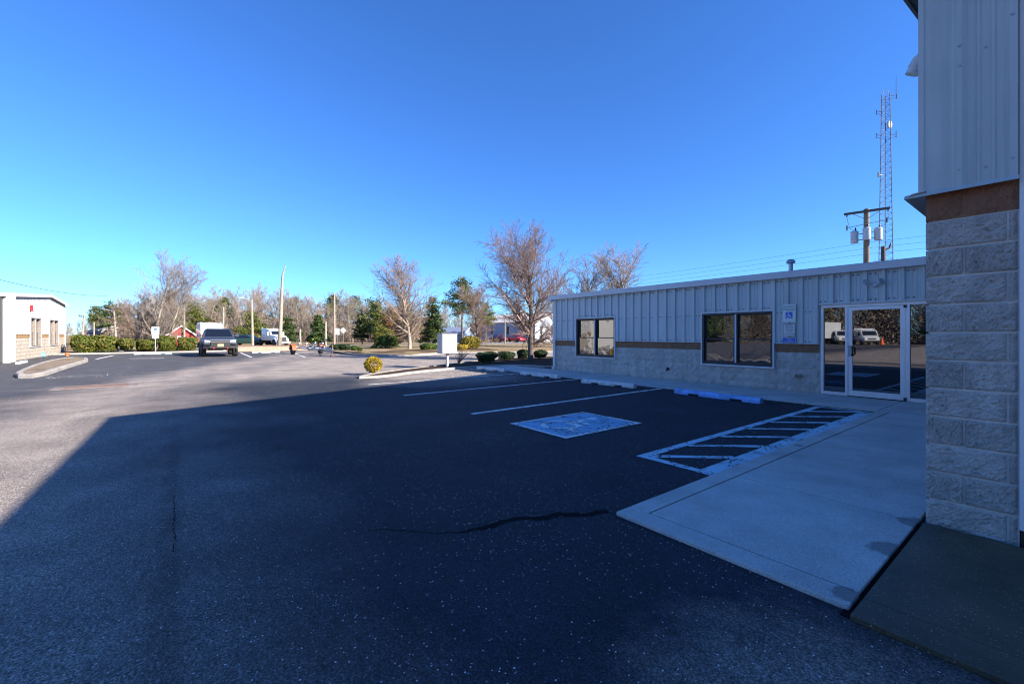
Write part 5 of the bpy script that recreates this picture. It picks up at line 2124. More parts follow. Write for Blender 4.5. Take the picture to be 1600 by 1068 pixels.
x, y = D(243, 34.2)
s = post_sign('parking_sign', 'white accessible parking sign with blue panel on a post in the hedge', x, y, 1.95)
b = MB()
b.xprism([(q[0], q[1]) for q in rrect(-0.23, 0.23, 1.42, 2.05, 0.03)], 0.013, 0.017)
b.build('plate', M_SWHITE, s, world=False)
b = MB()
b.xprism([(-0.09, 1.76), (0.09, 1.76), (0.09, 1.93), (-0.09, 1.93)], 0.0175, 0.019)
b.build('symbol_panel', M_SBLUE, s, world=False)
b = MB()
b.xprism(rrect(-0.2, 0.2, 1.13, 1.38, 0.03), 0.013, 0.017)
b.build('lower_plate', M_SWHITE, s, world=False)
# road signs
x, y = D(536.5, 52)
s = post_sign('road_sign', 'pale diamond road sign on a post beside the lawn', x, y, 2.1, R(-35))
b = MB()
zc = ztop(516, 52)
b.xprism([(-0.38, zc), (0, zc - 0.38), (0.38, zc), (0, zc + 0.38)], 0.013, 0.02)
b.build('plate', M_SWHITE, s, world=False)
b = MB()
b.xprism([(-0.015, zc - 0.2), (0.015, zc - 0.2), (0.015, zc + 0.2), (-0.015, zc + 0.2)], 0.0205, 0.022)
b.build('marking', M_SBLACK, s, world=False)
x, y = D(527.5, 54)
s = post_sign('road_sign', 'pair of white square road signs left of the diamond sign', x, y, 2.0, R(-35))
b = MB()
b.xprism([(-0.36, 1.5), (-0.02, 1.5), (-0.02, 2.25), (-0.36, 2.25)], 0.013, 0.02)
b.xprism([(0.0, 1.4), (0.24, 1.4), (0.24, 2.2), (0.0, 2.2)], 0.013, 0.02)
b.build('plate', M_SWHITE, s, world=False)
# little blue sign on the left strip
x, y = G(68, 564.5)
s = thing('yard_sign', 'tiny blue and white sign on a stake in the bare strip', 'sign', (x, y, 0.1))
s.scale = (0.65, 0.65, 0.8)
b = MB()
b.tube((0, 0, 0), (0, 0, 0.3), 0.012)
b.build('stake', A_DARK, s, world=False)
b = MB()
b.xprism(rrect(-0.14, 0.14, 0.2, 0.46, 0.05), 0.014, 0.02)
b.build('plate', flat('sky_blue_sign', (0.1, 0.3, 0.7)), s, world=False)
b = MB()
b.xprism([(-0.09, 0.28), (0.09, 0.3), (0.09, 0.38), (-0.09, 0.36)], 0.021, 0.023)
b.build('emblem', M_SWHITE, s, world=False)
x, y = G(98, 556)
s = thing('flower_pot', 'small terracotta pot at the corner of the cream building', 'pot', (x + 0.6, y + .3, 0.0))
s.scale = (0.6, 0.6, 0.7)
b = MB()
b.lathe((0, 0, 0), [(0.0, 0), (0.14, 0.0), (0.2, 0.3), (0.23, 0.31), (0.23, 0.36), (0.19, 0.36), (0.18, 0.31), (0, 0.3)], 14)
b.build('pot', flat('terracotta', (0.4, 0.15, 0.06)), s, world=False)
x, y = D(107, 36)
s = thing('bird_feeder', 'small dark post topped by a flat roof left of the hedge', 'bird feeder', (x, y, 0.0))
b = MB()
b.tube((0, 0, 0), (0, 0, 0.7), 0.05)
b.build('post', A_DBARK, s, world=False)
b = MB()
b.bbox(-0.22, 0.22, -0.25, 0.25, 0.7, 0.78, 0.02)
b.bbox(-0.12, 0.12, -0.15, 0.15, 0.6, 0.7, 0.02)
b.build('tray', A_DBARK, s, world=False)


# ------------------------------------------------------------------ poles
def pole(label, px, t, top_y, lean=0.0, r=0.13, lamp=0, cat='pole', m=A_PBARK, name='utility_pole'):
    x, y = D(px, t)
    h = ztop(top_y, t)
    s = thing(name, label, cat, (x, y, 0), 0, 'poles along the far road')
    b = MB()
    b.path([(0, 0, -0.1), (0, lean * 0.5, h * 0.5), (0, lean, h)], [r, r * 0.85, r * 0.7], 10)
    b.build('pole', m, s, world=False, smooth=True)
    if lamp:
        b = MB()
        b.path([(0, lean, h - 0.3), (0.1, lean + lamp * 0.4, h), (0.15, lean + lamp * 1.0, h + 0.1)], 0.035, 6)
        a = b.build('lamp_arm', A_STEEL, s, world=False)
        b = MB()
        b.bbox(0.02, 0.28, lean + lamp * 1.0 - 0.3, lean + lamp * 1.0 + 0.3, h + 0.06, h + 0.18, 0.03)
        b.build('lamp_head', A_STEEL, a, world=False)
    return s


pole('pale wooden pole carrying a street lamp above the white lorry', 395, 47, 468, -0.1, 0.14, -1, 'street lamp', name='street_lamp')
pole('thin pale pole behind the pickup roof', 349, 60, 479, 0, 0.13)
pole('pale pole with lamp left of the red shed', 288, 62, 476, 0, 0.13, -1)
pole('pale pole at the left behind the hedge', 182, 70, 485, -0.3, 0.15, -1)
pole('leaning pale pole nearest the cream building', 128, 80, 490, 0.35, 0.18, 0)
pole('tall straight pole beside the white square road signs', 522.5, 52, 458, 0, 0.14)
pole('short pale pole right of the dense evergreen', 509, 56, 502, 0, 0.16)
pole('short thick post at the edge of the far road', 469, 58, 514, 0, 0.16)
pole('thin pale flagless pole in front of the grey hall', 789, 70, 498, 0, 0.1)
pole('slim pale pole left of the tall straight one', 147, 78, 503, 0, 0.13)


def wire(name, label, pts, r, m, group=None):
    cu = []
    for (a, c, sag) in pts:
        a, c = np.array(a, float), np.array(c, float)
        for i in range(13):
            f = i / 12
            cu.append(tuple(a + (c - a) * f - np.array((0, 0, sag * 4 * f * (1 - f)))))
    b = MB()
    b.path(cu, r, 4)
    o = b.build(name, m)
    return tag(o, label, 'wire', group)


M_WIRE = flat('wire', (0.05, 0.05, 0.055), 0.6)
for i, (yy, z) in enumerate(((30.4, 6.55), (30.5, 6.25), (30.3, 5.9))):
    wire('power_line', ('topmost', 'middle', 'lowest')[i] + ' of three thin wires above the office roof', [((-95, yy, z + .3), (-45, yy, z), 0.35), ((-45, yy, z), (-7, yy, z), 0.3), ((-7, yy, z), (34, yy, z), 0.3)], 0.006, M_WIRE, 'overhead wires behind the office')
wire('power_line', 'single thin wire rising to the left above the cream building', [((*D(168, 95), ztop(462, 95)), (*D(0, 60), ztop(437, 60)), 0.6), ((*D(0, 60), ztop(437, 60)), (*D(-200, 50), 11.5), 0.2)], 0.035, M_WIRE)
# support poles for those wires, out of the photograph to the right and hidden by the office
for xx in (34.0,):
    pp = thing('utility_pole', 'wooden pole carrying the overhead wires beyond the warehouse', 'pole', (xx, 30.4, 0))
    b = MB()
    b.path([(0, 0, 0), (0, 0, 8)], [0.16, 0.12], 8)
    b.build('pole', A_BARK, pp, world=False)

# transformer pole
PX, PY = D(1354, 23.9)
tp = thing('transformer_pole', 'utility pole with a wooden crossarm and three grey transformer cans', 'pole', (PX, PY, 0))
zc = ztop(331, 23.9)
b = MB()
b.path([(0, 0, 0), (0, 0, 4), (0, 0, zc + 0.16)], [0.17, 0.15, 0.125], 10)
b.build('pole', mat('pole_wood', (0.18, 0.14, 0.1), 0.9, 0.3, 5), tp, world=False, smooth=True)
u = np.array((0.6095, 0.7927, 0)) * 0.5 + np.array((0.7927, -0.6095, 0)) * 0.5
u = nrm(np.array((0.98, 0.2, 0)))
b = MB()
rise = 0.0
for s0, s1 in ((-0.98, 0.98),):
    a_ = u * s0
    c_ = u * s1
    nn = np.array((-u[1], u[0], 0)) * 0.05
    off = -np.array((-u[1], u[0], 0)) * 0.17
    ring = lambda q: [q + off + nn + (0, 0, -.06), q + off - nn + (0, 0, -.06), q + off - nn + (0, 0, .06), q + off + nn + (0, 0, .06)]
    b.loft([ring(a_ + np.array((0, 0, zc))), ring(c_ + np.array((0, 0, zc)))])
b.build('crossarm', mat('dark_wood', (0.07, 0.06, 0.055), 0.9), tp, world=False)
b = MB()
for s in (-1, 1):
    b.path([off + u * s * 0.6 + (0, 0, zc - 0.05), (0, 0, zc - 0.42)], 0.018, 5)
b.path([u * -0.85 + off * .6 + (0, 0, zc - 0.78), u * 0.0 + off * .8 + (0, 0, zc - 0.68), u * 0.85 + off * .6 + (0, 0, zc - 0.62)], 0.018, 5)
b.build('brace', A_STEEL, tp, world=False)
b = MB()
for s, dz in ((-0.85, -0.78), (0.85, -0.62)):
    q = u * s + off * .6
    b.path([q + (0, 0, zc + dz - 0.14), q + (0, 0, zc + dz + 0.14)], 0.035, 6)
for s in (-0.85, 0.9):
    q = u * s + off
    b.path([q + (0, 0, zc - 0.18), q + (0, 0, zc - 0.06)], 0.03, 6)
b.build('insulator', A_DARK, tp, world=False)
b = MB()
for s in (-0.85, 0.88):
    q = u * s + off
    b.path([q + (0, 0, zc - 0.15), q + u * 0.05 + (0, 0, zc - 0.5), q + u * (0.15 if s < 0 else -0.1) + (0, 0, zc - 0.85), u * s * 0.55 + off + (0, 0, zc - 1.0)], 0.008, 4)
b.build('lead_wire', A_DARK, tp, world=False)
M_CAN = mat('transformer_grey', (0.42, 0.44, 0.47), 0.4, 0.08)
for s, dz in ((-0.52, -0.05), (0.02, 0.02), (0.5, -0.02)):
    c = u * s + np.array((u[1], -u[0], 0)) * (0.33 if abs(s) < 0.1 else 0.06)
    zb = zc - 1.62 + dz
    b = MB()
    b.lathe((c[0], c[1], zb), [(0, 0), (0.17, 0.0), (0.18, 0.03), (0.18, 0.56), (0.193, 0.57), (0.193, 0.61), (0.13, 0.68), (0, 0.69)], 16)
    can = b.build('transformer', M_CAN, tp, world=False, smooth=True)
    b = MB()
    b.lathe((c[0] + 0.06, c[1] - .05, zb + 0.66), [(0, 0), (0.03, 0), (0.045, 0.04), (0.03, 0.08), (0.04, 0.12), (0.015, 0.2), (0, 0.2)], 8)
    b.build('bushing', A_DARK, can, world=False)
    b = MB()
    if abs(s) > 0.1:
        for zz in (zb + 0.15, zb + 0.48):
            b.path([c + (0, 0, zz), (0, 0, zz)], 0.025, 5)
    else:
        b.path([c + (0, 0, zb + 0.4), (0, 0, zb + 0.4)], 0.03, 5)
    b.build('bracket', A_STEEL, can, world=False)
x, y = D(1380, 26)
sn = thing('service_pole', 'short dark forked pole stub right of the transformers', 'pole', (x, y, 0))
hq = ztop(385, 26)
b = MB()
b.path([(0, 0, 0), (0, 0, hq)], [0.15, 0.11], 8)
b.build('pole', A_DBARK, sn, world=False)
b = MB()
b.path([(0, 0, hq - 0.25), (0.25, 0.2, hq - 0.1), (0.3, 0.28, hq + 0.18)], [0.08, 0.06, 0.04], 6)
b.build('limb', A_DBARK, sn, world=False)

# ------------------------------------------------------------------ lattice tower
TT = 62.0
x, y = D(1384, TT)
ct = thing('radio_tower', 'tall slender steel lattice radio tower with dish and antennas', 'tower', (x, y, 0), R(20))
ht = ztop(148, TT)
M_TOW = mat('tower_steel', (0.075, 0.075, 0.08), 0.7, 0.15, 1)
wb, wt = 1.75, 0.85
rad = lambda z: (wb + (wt - wb) * z / ht) / math.sqrt(3) * 1.05
angs = [R(205), R(325), R(85)]
leg = lambda k, z: np.array((rad(z) * cos(angs[k]), rad(z) * sin(angs[k]), z))
for k in range(3):
    b = MB()
    b.path([leg(k, z) for z in np.linspace(0, ht, 8)], 0.055, 6)
    b.build('leg', M_TOW, ct, world=False)
b = MB()
nb = 44
for i in range(nb):
    za, zb = ht * i / nb, ht * (i + 1) / nb
    for k in range(3):
        j = (k + 1) % 3
        b.path([leg(k, za), leg(j, za)], 0.018, 3)
        b.path([leg(k, za), leg(j, zb)] if i % 2 else [leg(j, za), leg(k, zb)], 0.016, 3)
o = b.build('lattice_bracing', M_TOW, ct, world=False)
o['kind'] = 'stuff'
b = MB()
R_ = np.array((0.6095, 0.7927, 0))
c20, s20 = cos(-R(20)), sin(-R(20))
rl = np.array((R_[0] * c20 - R_[1] * s20, R_[0] * s20 + R_[1] * c20, 0))    # picture-right in the tower's frame
fl_ = np.array((-rl[1], rl[0], 0))


def arm(z, s, ln, up=0.5):
    b = MB()
    p = rl * s * rad(z)
    b.path([p + (0, 0, z), p + rl * s * ln + (0, 0, z + 0.15)], 0.04, 4)
    b.path([p + (0, 0, z - 0.5), p + rl * s * ln + (0, 0, z - 0.2)], 0.03, 4)
    b.path([p + rl * s * ln + (0, 0, z - 0.4), p + rl * s * ln + (0, 0, z + up)], 0.05, 5)
    return b.build('antenna_arm', M_TOW, ct, world=False)


zz = lambda py: ztop(py, TT)
arm(zz(175), -1, 0.75, 0.3)
arm(zz(212), -1, 0.75, 0.4)
arm(zz(211), 1, 0.9, 0.6)
arm(zz(150), 1, 1.05, 0.3)
b = MB()
q = rl * 1.5 + np.array((0, 0, zz(146)))
b.path([q, q + (0, 0, 2.4)], [0.04, 0.02], 5)
for s in (-0.35, 0.0, 0.35):
    b.path([rl * s + (0, 0, ht), rl * s + (0, 0, ht + 0.7)], 0.025, 4)
b.build('whip_antenna', M_TOW, ct, world=False)
b = MB()
c = rl * 0.75 - fl_ * -0.5 + np.array((0, 0, zz(193)))
d = nrm(-fl_ * -1 * -1 + rl * 0.5 + np.array((0, 0, -0.1)))
b.path([c, c + d * 0.05, c + d * 0.25, c + d * 0.3], [0.1, 0.45, 0.55, 0.5], 18)
b.build('dish', mat('dish_grey', (0.5, 0.52, 0.55), 0.5), ct, world=False, smooth=True)
b = MB()
c = -rl * 1.0 + np.array((0, 0, zz(273)))
b.path([c + rl * .5, c], 0.05, 5)
b.path([c - (0, 0, 0.3), c + (0, 0, 0.35)], 0.16, 8)
b.build('panel_antenna', A_STEEL, ct, world=False)


# ------------------------------------------------------------------ vehicles
def rring(x, hw, z0, z1, r=0.08, n=3):
    return [(x, q[0], q[1]) for q in rrect(-hw, hw, z0, z1, r, n)]


M_TYRE = flat('tyre_rubber', (0.02, 0.02, 0.021), 0.8, bmp=0.3, bscale=40)
M_RIM = mat('rim_metal', (0.35, 0.35, 0.36), 0.35, 0.1, metal=0.7)
M_LAMP = flat('headlamp_lens', (0.75, 0.77, 0.8), 0.1)


def wheel(parent, x, y, r, wd):
    s = 1 if y > 0 else -1
    b = MB()
    b.lathe((x, y, r), [(r * 0.6, -wd / 2), (r * 0.93, -wd / 2), (r, -wd / 2 + 0.04), (r, wd / 2 - 0.04), (r * 0.93, wd / 2), (r * 0.6, wd / 2)], 24, 'y')
    wh = b.build('wheel', M_TYRE, parent, world=False, smooth=True)
    b = MB()
    b.lathe((x, y, r), [(r * 0.2, s * (wd / 2 - 0.02)), (r * 0.3, s * (wd / 2 - 0.05)), (r * 0.58, s * (wd / 2 - 0.01)), (r * 0.62, s * (wd / 2 - 0.03)), (r * 0.62, -s * wd / 2 * .8)], 18, 'y')
    b.build('rim', M_RIM, wh, world=False, smooth=True)
    return wh


def pane4(parent, pts, m=A_FGLASS, name='window', off=0.006):
    a, b_, c, d = (np.array(p, float) for p in pts)
    n = nrm(np.cross(b_ - a, d - a))
    b = MB()
    b.loft([[p - n * 0.004 for p in (a, b_, c, d)], [p + n * off for p in (a, b_, c, d)]])
    return b.build(name, m, parent, world=False)


M_TRUCK = mat('slate_paint', (0.032, 0.044, 0.068), 0.42, 0.05, 2, coat=0.25)
gx, gy = -35.6, 2.05
pk = thing('pickup_truck', 'dark slate grey pickup truck parked nose out beside the hedge', 'truck', (gx, gy, 0.0))
b = MB()
# lower body: bed, doors, hood
b.loft([rring(-2.72, 0.86, 0.72, 1.12, .05), rring(-2.66, 0.92, 0.62, 1.24, .07), rring(-1.1, 0.94, 0.58, 1.25, .07), rring(0.6, 0.94, 0.58, 1.24, .08), rring(1.0, 0.94, 0.58, 1.22, .1), rring(1.9, 0.92, 0.66, 1.17, .12), rring(2.35, 0.9, 0.72, 1.11, .12), rring(2.52, 0.84, 0.78, 1.04, .1)])
b.build('body', M_TRUCK, pk, smooth=True, world=False)
b = MB()
b.loft([[(0.95, 0.72, 1.16), (0.95, -0.72, 1.16), (2.36, -0.6, 1.09), (2.36, 0.6, 1.09)], [(1.02, 0.66, 1.235), (1.02, -0.66, 1.235), (2.3, -0.54, 1.15), (2.3, 0.54, 1.15)]])
b.build('bonnet', M_TRUCK, pk, smooth=True, world=False)
b = MB()
b.loft([[(-1.05, 0.86, 1.22), (-1.05, -0.86, 1.22), (1.08, -0.86, 1.22), (1.08, 0.86, 1.22)], [(-0.95, 0.83, 1.42), (-0.95, -0.83, 1.42), (0.82, -0.82, 1.42), (0.82, 0.82, 1.42)], [(-0.82, 0.68, 1.78), (-0.82, -0.68, 1.78), (0.28, -0.68, 1.78), (0.28, 0.68, 1.78)], [(-0.7, 0.6, 1.825), (-0.7, -0.6, 1.825), (0.15, -0.6, 1.825), (0.15, 0.6, 1.825)]])
b.build('cab', M_TRUCK, pk, smooth=True, world=False)
pane4(pk, [(0.99, -0.76, 1.27), (0.99, 0.76, 1.27), (0.36, 0.63, 1.74), (0.36, -0.63, 1.74)], name='windscreen', off=0.03)
for s in (1, -1):
    ps = [(0.75, s * 0.835, 1.3), (0.05, s * 0.85, 1.3), (0.05, s * 0.735, 1.72), (0.28, s * 0.72, 1.72)]
    pane4(pk, ps if s > 0 else ps[::-1], off=0.02)
    ps = [(-0.02, s * 0.85, 1.3), (-0.85, s * 0.85, 1.3), (-0.75, s * 0.735, 1.72), (-0.02, s * 0.735, 1.72)]
    pane4(pk, ps if s > 0 else ps[::-1], off=0.02)
    b = MB()
    b.bbox(0.68, 0.86, min(s * 0.92, s * 1.16), max(s * 0.92, s * 1.16), 1.27, 1.46, 0.03)
    b.build('mirror', M_TRUCK, pk, world=False)
    b = MB()
    b.loft([[(2.36, s * 0.86, 0.93), (2.36, s * 0.52, 0.93), (2.36, s * 0.50, 1.06), (2.36, s * 0.86, 1.08)], [(2.52, s * 0.83, 0.93), (2.555, s * 0.52, 0.93), (2.545, s * 0.50, 1.05), (2.49, s * 0.82, 1.07)]])
    b.build('headlight', M_LAMP, pk, world=False)
    for xw in (1.62, -1.62):
        wheel(pk, xw, s * 0.86, 0.415, 0.29)
        b = MB()
        P = [(xw + 0.52 * cos(a), s * 0.93, 0.42 + 0.5 * sin(a)) for a in np.linspace(R(-5), R(185), 11)]
        b.path(P, 0.055, 6)
        b.build('fender_flare', A_DARK, pk, world=False, smooth=True)
    b = MB()
    b.bbox(2.6, 2.72, s * 0.36 - 0.05, s * 0.36 + 0.05, 0.52, 0.6, 0.02)
    b.build('tow_hook', M_RED, pk, world=False)
    b = MB()
    b.bbox(2.52, 2.58, s * 0.74 - 0.13, s * 0.74 + 0.13, 0.78, 0.89, 0.02)
    b.build('bumper_corner', M_TRUCK, pk, world=False)
b = MB()
b.bbox(2.48, 2.585, -0.53, 0.53, 0.70, 1.05, 0.03)
gr = b.build('grille', A_DARK, pk, world=False)
b = MB()
b.bbox(2.586, 2.61, -0.5, 0.5, 0.945, 0.98, 0.01)
b.bbox(2.50, 2.59, -0.56, 0.56, 1.045, 1.085, 0.015)
b.build('grille_bar', mat('chrome', (0.45, 0.46, 0.48), 0.25, 0.05, metal=0.7), gr, world=False)
b = MB()
b.loft([[(2.3, -0.9, 0.5), (2.3, 0.9, 0.5), (2.3, 0.9, 0.74), (2.3, -0.9, 0.74)], [(2.52, -0.88, 0.54), (2.52, 0.88, 0.54), (2.52, 0.88, 0.72), (2.52, -0.88, 0.72)], [(2.66, -0.55, 0.56), (2.66, 0.55, 0.56), (2.66, 0.55, 0.72), (2.66, -0.55, 0.72)]])
b.build('bumper', A_DARK, pk, world=False)
b = MB()
b.bbox(2.665, 2.68, -0.16, 0.16, 0.66, 0.82, 0.004)
b.build('number_plate', flat('plate_yellow', (0.62, 0.5, 0.2)), pk, world=False)
b = MB()
b.box(-2.55, -1.15, -0.78, 0.78, 1.2, 1.252)
b.build('bed_liner', A_DARK, pk, world=False)
b = MB()
for s in (1, -1):
    b.box(-1.0, 0.9, s * 0.9 - .05, s * 0.9 + 0.05, 0.48, 0.54)
b.build('side_step', A_DARK, pk, world=False)
b = MB()
b.box(-2.4, 2.3, -0.6, 0.6, 0.45, 0.62)
b.build('chassis', A_DARK, pk, world=False)

# boat trailer
wx, wy = G(468, 553)
bt_ = thing('boat_trailer', 'empty galvanised boat trailer with rusty orange fenders on the asphalt', 'trailer', (-32.2, 7.5, 0), math.atan2(7.8 - 7.3, 29.1 - 34.0) + pi)
bt_.rotation_euler.z = R(6)
M_ORG = mat('orange_fender', (0.42, 0.10, 0.03), 0.6, 0.3, 6)
b = MB()
for s in (1, -1):
    b.path([(-2.6, s * 0.75, 0.48), (0.8, s * 0.7, 0.46), (2.3, s * 0.14, 0.46), (3.1, 0.0, 0.46)], 0.05, 6)
for xx in (-2.4, -1.2, 0.2):
    b.path([(xx, -0.73, 0.45), (xx, 0, 0.38), (xx, 0.73, 0.45)], 0.04, 6)
b.build('frame', A_STEEL, bt_, world=False)
for s in (1, -1):
    wheel(bt_, -1.75, s * 0.95, 0.31, 0.2)
    b = MB()
    pr = [(0.42 * cos(a), 0.42 * sin(a)) for a in np.linspace(R(5), R(175), 10)]
    ring = [(p[0] - 1.75, p[1] + 0.3) for p in pr] + [(p[0] * 0.93 - 1.75, p[1] * 0.93 + 0.3) for p in reversed(pr)]
    b.yprism(ring, s * 0.95 - 0.14, s * 0.95 + 0.14)
    b.build('fender', M_ORG, bt_, world=False)
    for xx in (-1.9, -0.4):
        b = MB()
        b.path([(xx, s * 0.45, 0.45), (xx + 0.05, s * 0.52, 0.72)], 0.03, 6)
        b.path([(xx - 0.15, s * 0.50, 0.73), (xx + 0.3, s * 0.55, 0.82)], 0.05, 6)
        b.build('roller_bracket', A_STEEL, bt_, world=False)
    b = MB()
    b.box(-2.4, 0.6, s * 0.4 - 0.04, s * 0.4 + 0.04, 0.52, 0.6)
    b.build('bunk', mat('bunk_wood', (0.3, 0.29, 0.28), 0.8), bt_, world=False)
b = MB()
b.path([(1.9, 0, 0.46), (1.75, 0, 1.0), (1.7, 0, 1.15)], 0.04, 6)
b.path([(1.2, 0, 0.46), (1.72, 0, 1.0)], 0.03, 6)
b.bbox(1.62, 1.84, -0.1, 0.1, 0.95, 1.15, 0.03)
b.build('winch_post', A_DARK, bt_, world=False)
b = MB()
b.tube((2.75, 0.1, 0.08), (2.75, 0.1, 0.75), 0.035)
b.bbox(2.65, 2.85, 0.0, 0.2, 0.0, 0.1, 0.02)
b.build('jack', mat('rusty_jack', (0.3, 0.16, 0.12), 0.7), bt_, world=False)
b = MB()
b.bbox(-2.66, -2.6, -0.85, 0.85, 0.44, 0.56, 0.01)
b.build('light_bar', A_STEEL, bt_, world=False)

# white road tractor on the far road
M_VWHITE = mat('vehicle_white', (0.55, 0.56, 0.57), 0.3, 0.05, 2, coat=0.5)
x, y = D(441, 57)
sm = thing('road_tractor', 'white bonneted lorry tractor parked beyond the brick wall', 'lorry', (x - 1.6, y - 0.7, 0), R(18))
sm.scale = (0.82, 0.82, 0.82)
b = MB()
b.loft([rring(0.75, 0.95, 0.75, 1.75, .1), rring(1.6, 0.88, 0.75, 1.68, .15), rring(2.7, 0.72, 0.7, 1.5, .2), rring(2.85, 0.62, 0.75, 1.4, .15)])
b.build('bonnet', M_VWHITE, sm, smooth=True, world=False)
b = MB()
b.loft([rring(-1.9, 1.05, 0.8, 2.75, .12), rring(-0.5, 1.05, 0.8, 2.75, .12), rring(0.1, 1.0, 0.8, 2.62, .15), rring(0.55, 0.98, 0.8, 2.4, .15), rring(0.85, 0.96, 0.8, 1.75, .12)])
b.build('cab', M_VWHITE, sm, smooth=True, world=False)
pane4(sm, [(0.87, -0.8, 1.78), (0.87, 0.8, 1.78), (0.60, 0.78, 2.32), (0.60, -0.78, 2.32)], name='windscreen', off=0.03)
for s in (1, -1):
    ps = [(0.5, s * 1.0, 1.7), (-0.25, s * 1.05, 1.7), (-0.25, s * 1.05, 2.3), (0.4, s * 1.0, 2.3)]
    pane4(sm, ps if s > 0 else ps[::-1], off=0.02)
    b = MB()
    b.bbox(0.45, 0.6, min(s * 1.1, s * 1.35), max(s * 1.1, s * 1.35), 1.6, 2.2, 0.03)
    b.build('mirror', M_VWHITE, sm, world=False)
    wheel(sm, 1.9, s * 0.95, 0.5, 0.3)
    wheel(sm, -2.6, s * 0.9, 0.5, 0.5)
    wheel(sm, -3.9, s * 0.9, 0.5, 0.5)
    b = MB()
    P = [(1.9 + 0.62 * cos(a), s * 0.95, 0.5 + 0.62 * sin(a)) for a in np.linspace(R(0), R(180), 9)]
    b.path(P, 0.14, 6)
    b.build('mudguard', M_VWHITE, sm, world=False, smooth=True)
    b = MB()
    b.bbox(2.55, 2.75, s * 0.75 - 0.15, s * 0.75 + 0.15, 0.95, 1.15, 0.03)
    b.build('headlight', M_LAMP, sm, world=False)
    b = MB()
    b.tube((-2.05, s * 0.9, 0.8), (-2.05, s * 0.9, 3.0), 0.08)
    b.build('exhaust_stack', A_STEEL, sm, world=False)
b = MB()
b.bbox(2.84, 2.92, -0.5, 0.5, 0.72, 1.38, 0.02)
b.build('grille', A_DARK, sm, world=False)
b = MB()
b.bbox(2.75, 3.0, -1.1, 1.1, 0.35, 0.66, 0.05)
b.build('bumper', M_VWHITE, sm, world=False)
b = MB()
b.box(-4.6, 2.6, -0.45, 0.45, 0.6, 0.85)
b.build('chassis', A_DARK, sm, world=False)

# white cargo trailer behind the pickup
x, y = D(327, 48)
ctl = thing('cargo_trailer', 'white enclosed cargo trailer with roof rack behind the pickup', 'trailer', (x - 2.0, y + 0.1, 0), R(3))
b = MB()
b.bbox(-2.3, 2.2, -1.05, 1.05, 0.5, 2.68, 0.06)
b.build('box', M_VWHITE, ctl, world=False)
b = MB()
for s in (1, -1):
    b.box(-2.2, 2.1, s * 0.95 - .03, s * 0.95 + 0.03, 2.76, 2.82)
for xx in (-2.0, -0.7, 0.7, 2.0):
    b.box(xx - .03, xx + .03, -0.98, 0.98, 2.7, 2.759)
b.build('roof_rack', A_STEEL, ctl, world=False)
b = MB()
b.box(2.205, 2.215, -0.98, -0.01, 0.55, 2.6)
b.box(2.205, 2.215, 0.01, 0.98, 0.55, 2.6)
b.build('rear_door', M_VWHITE, ctl, world=False)
for s in (1, -1):
    wheel(ctl, -0.3, s * 0.98, 0.33, 0.22)

# red shed behind the hedge
def house(name, label, x, y, rz, L, W, hw, hr, m_wall, m_roof, m_trim, win=3, cat='building', eave=0.3):
    """gable ends face +-X of its frame"""
    o = thing(name, label, cat, (x, y, -0.05), rz)
    b = MB()
    b.xprism([(-W / 2, 0), (W / 2, 0), (W / 2, hw), (0, hr), (-W / 2, hw)], -L / 2, L / 2)
    b.build('wall', m_wall, o, world=False)
    sl = (hr - hw) / (W / 2)
    for s in (1, -1):
        b = MB()
        e = W / 2 + eave
        b.xprism([(0, hr + 0.02), (0, hr + 0.12), (s * e, hr - sl * e + 0.12), (s * e, hr - sl * e + 0.02)], -L / 2 - eave, L / 2 + eave)
        b.build('roof', m_roof, o, world=False)
    b = MB()
    e = W / 2 + eave
    for s in (1, -1):
        b.xprism([(0, hr - 0.1), (0, hr + 0.125), (s * e, hr - sl * e + 0.125), (s * e, hr - sl * e - 0.1)], L / 2 + eave + 0.002, L / 2 + eave + 0.04)
    b.build('bargeboard', m_trim, o, world=False)
    for i in range(win):
        yy = -W / 2 + W * (i + 0.5) / win
        b = MB()
        b.box(L / 2 + 0.002, L / 2 + 0.04, yy - 0.5, yy + 0.5, hw * 0.35, hw * 0.82)
        f = b.build('window', m_trim, o, world=False)
        b = MB()
        b.box(L / 2 + 0.04, L / 2 + 0.05, yy - 0.4, yy + 0.4, hw * 0.35 + 0.1, hw * 0.82 - 0.1)
        b.build('pane', A_FGLASS, f, world=False)
    for i in range(max(1, win)):
        xx = -L / 2 + L * (i + 0.5) / max(1, win)
        b = MB()
        b.box(xx - 0.5, xx + 0.5, -W / 2 - 0.04, -W / 2 - 0.002, hw * 0.35, hw * 0.82)
        f = b.build('window', m_trim, o, world=False)
        b = MB()
        b.box(xx - 0.4, xx + 0.4, -W / 2 - 0.05, -W / 2 - 0.04, hw * 0.35 + 0.1, hw * 0.82 - 0.1)
        b.build('pane', A_FGLASS, f, world=False)
    return o


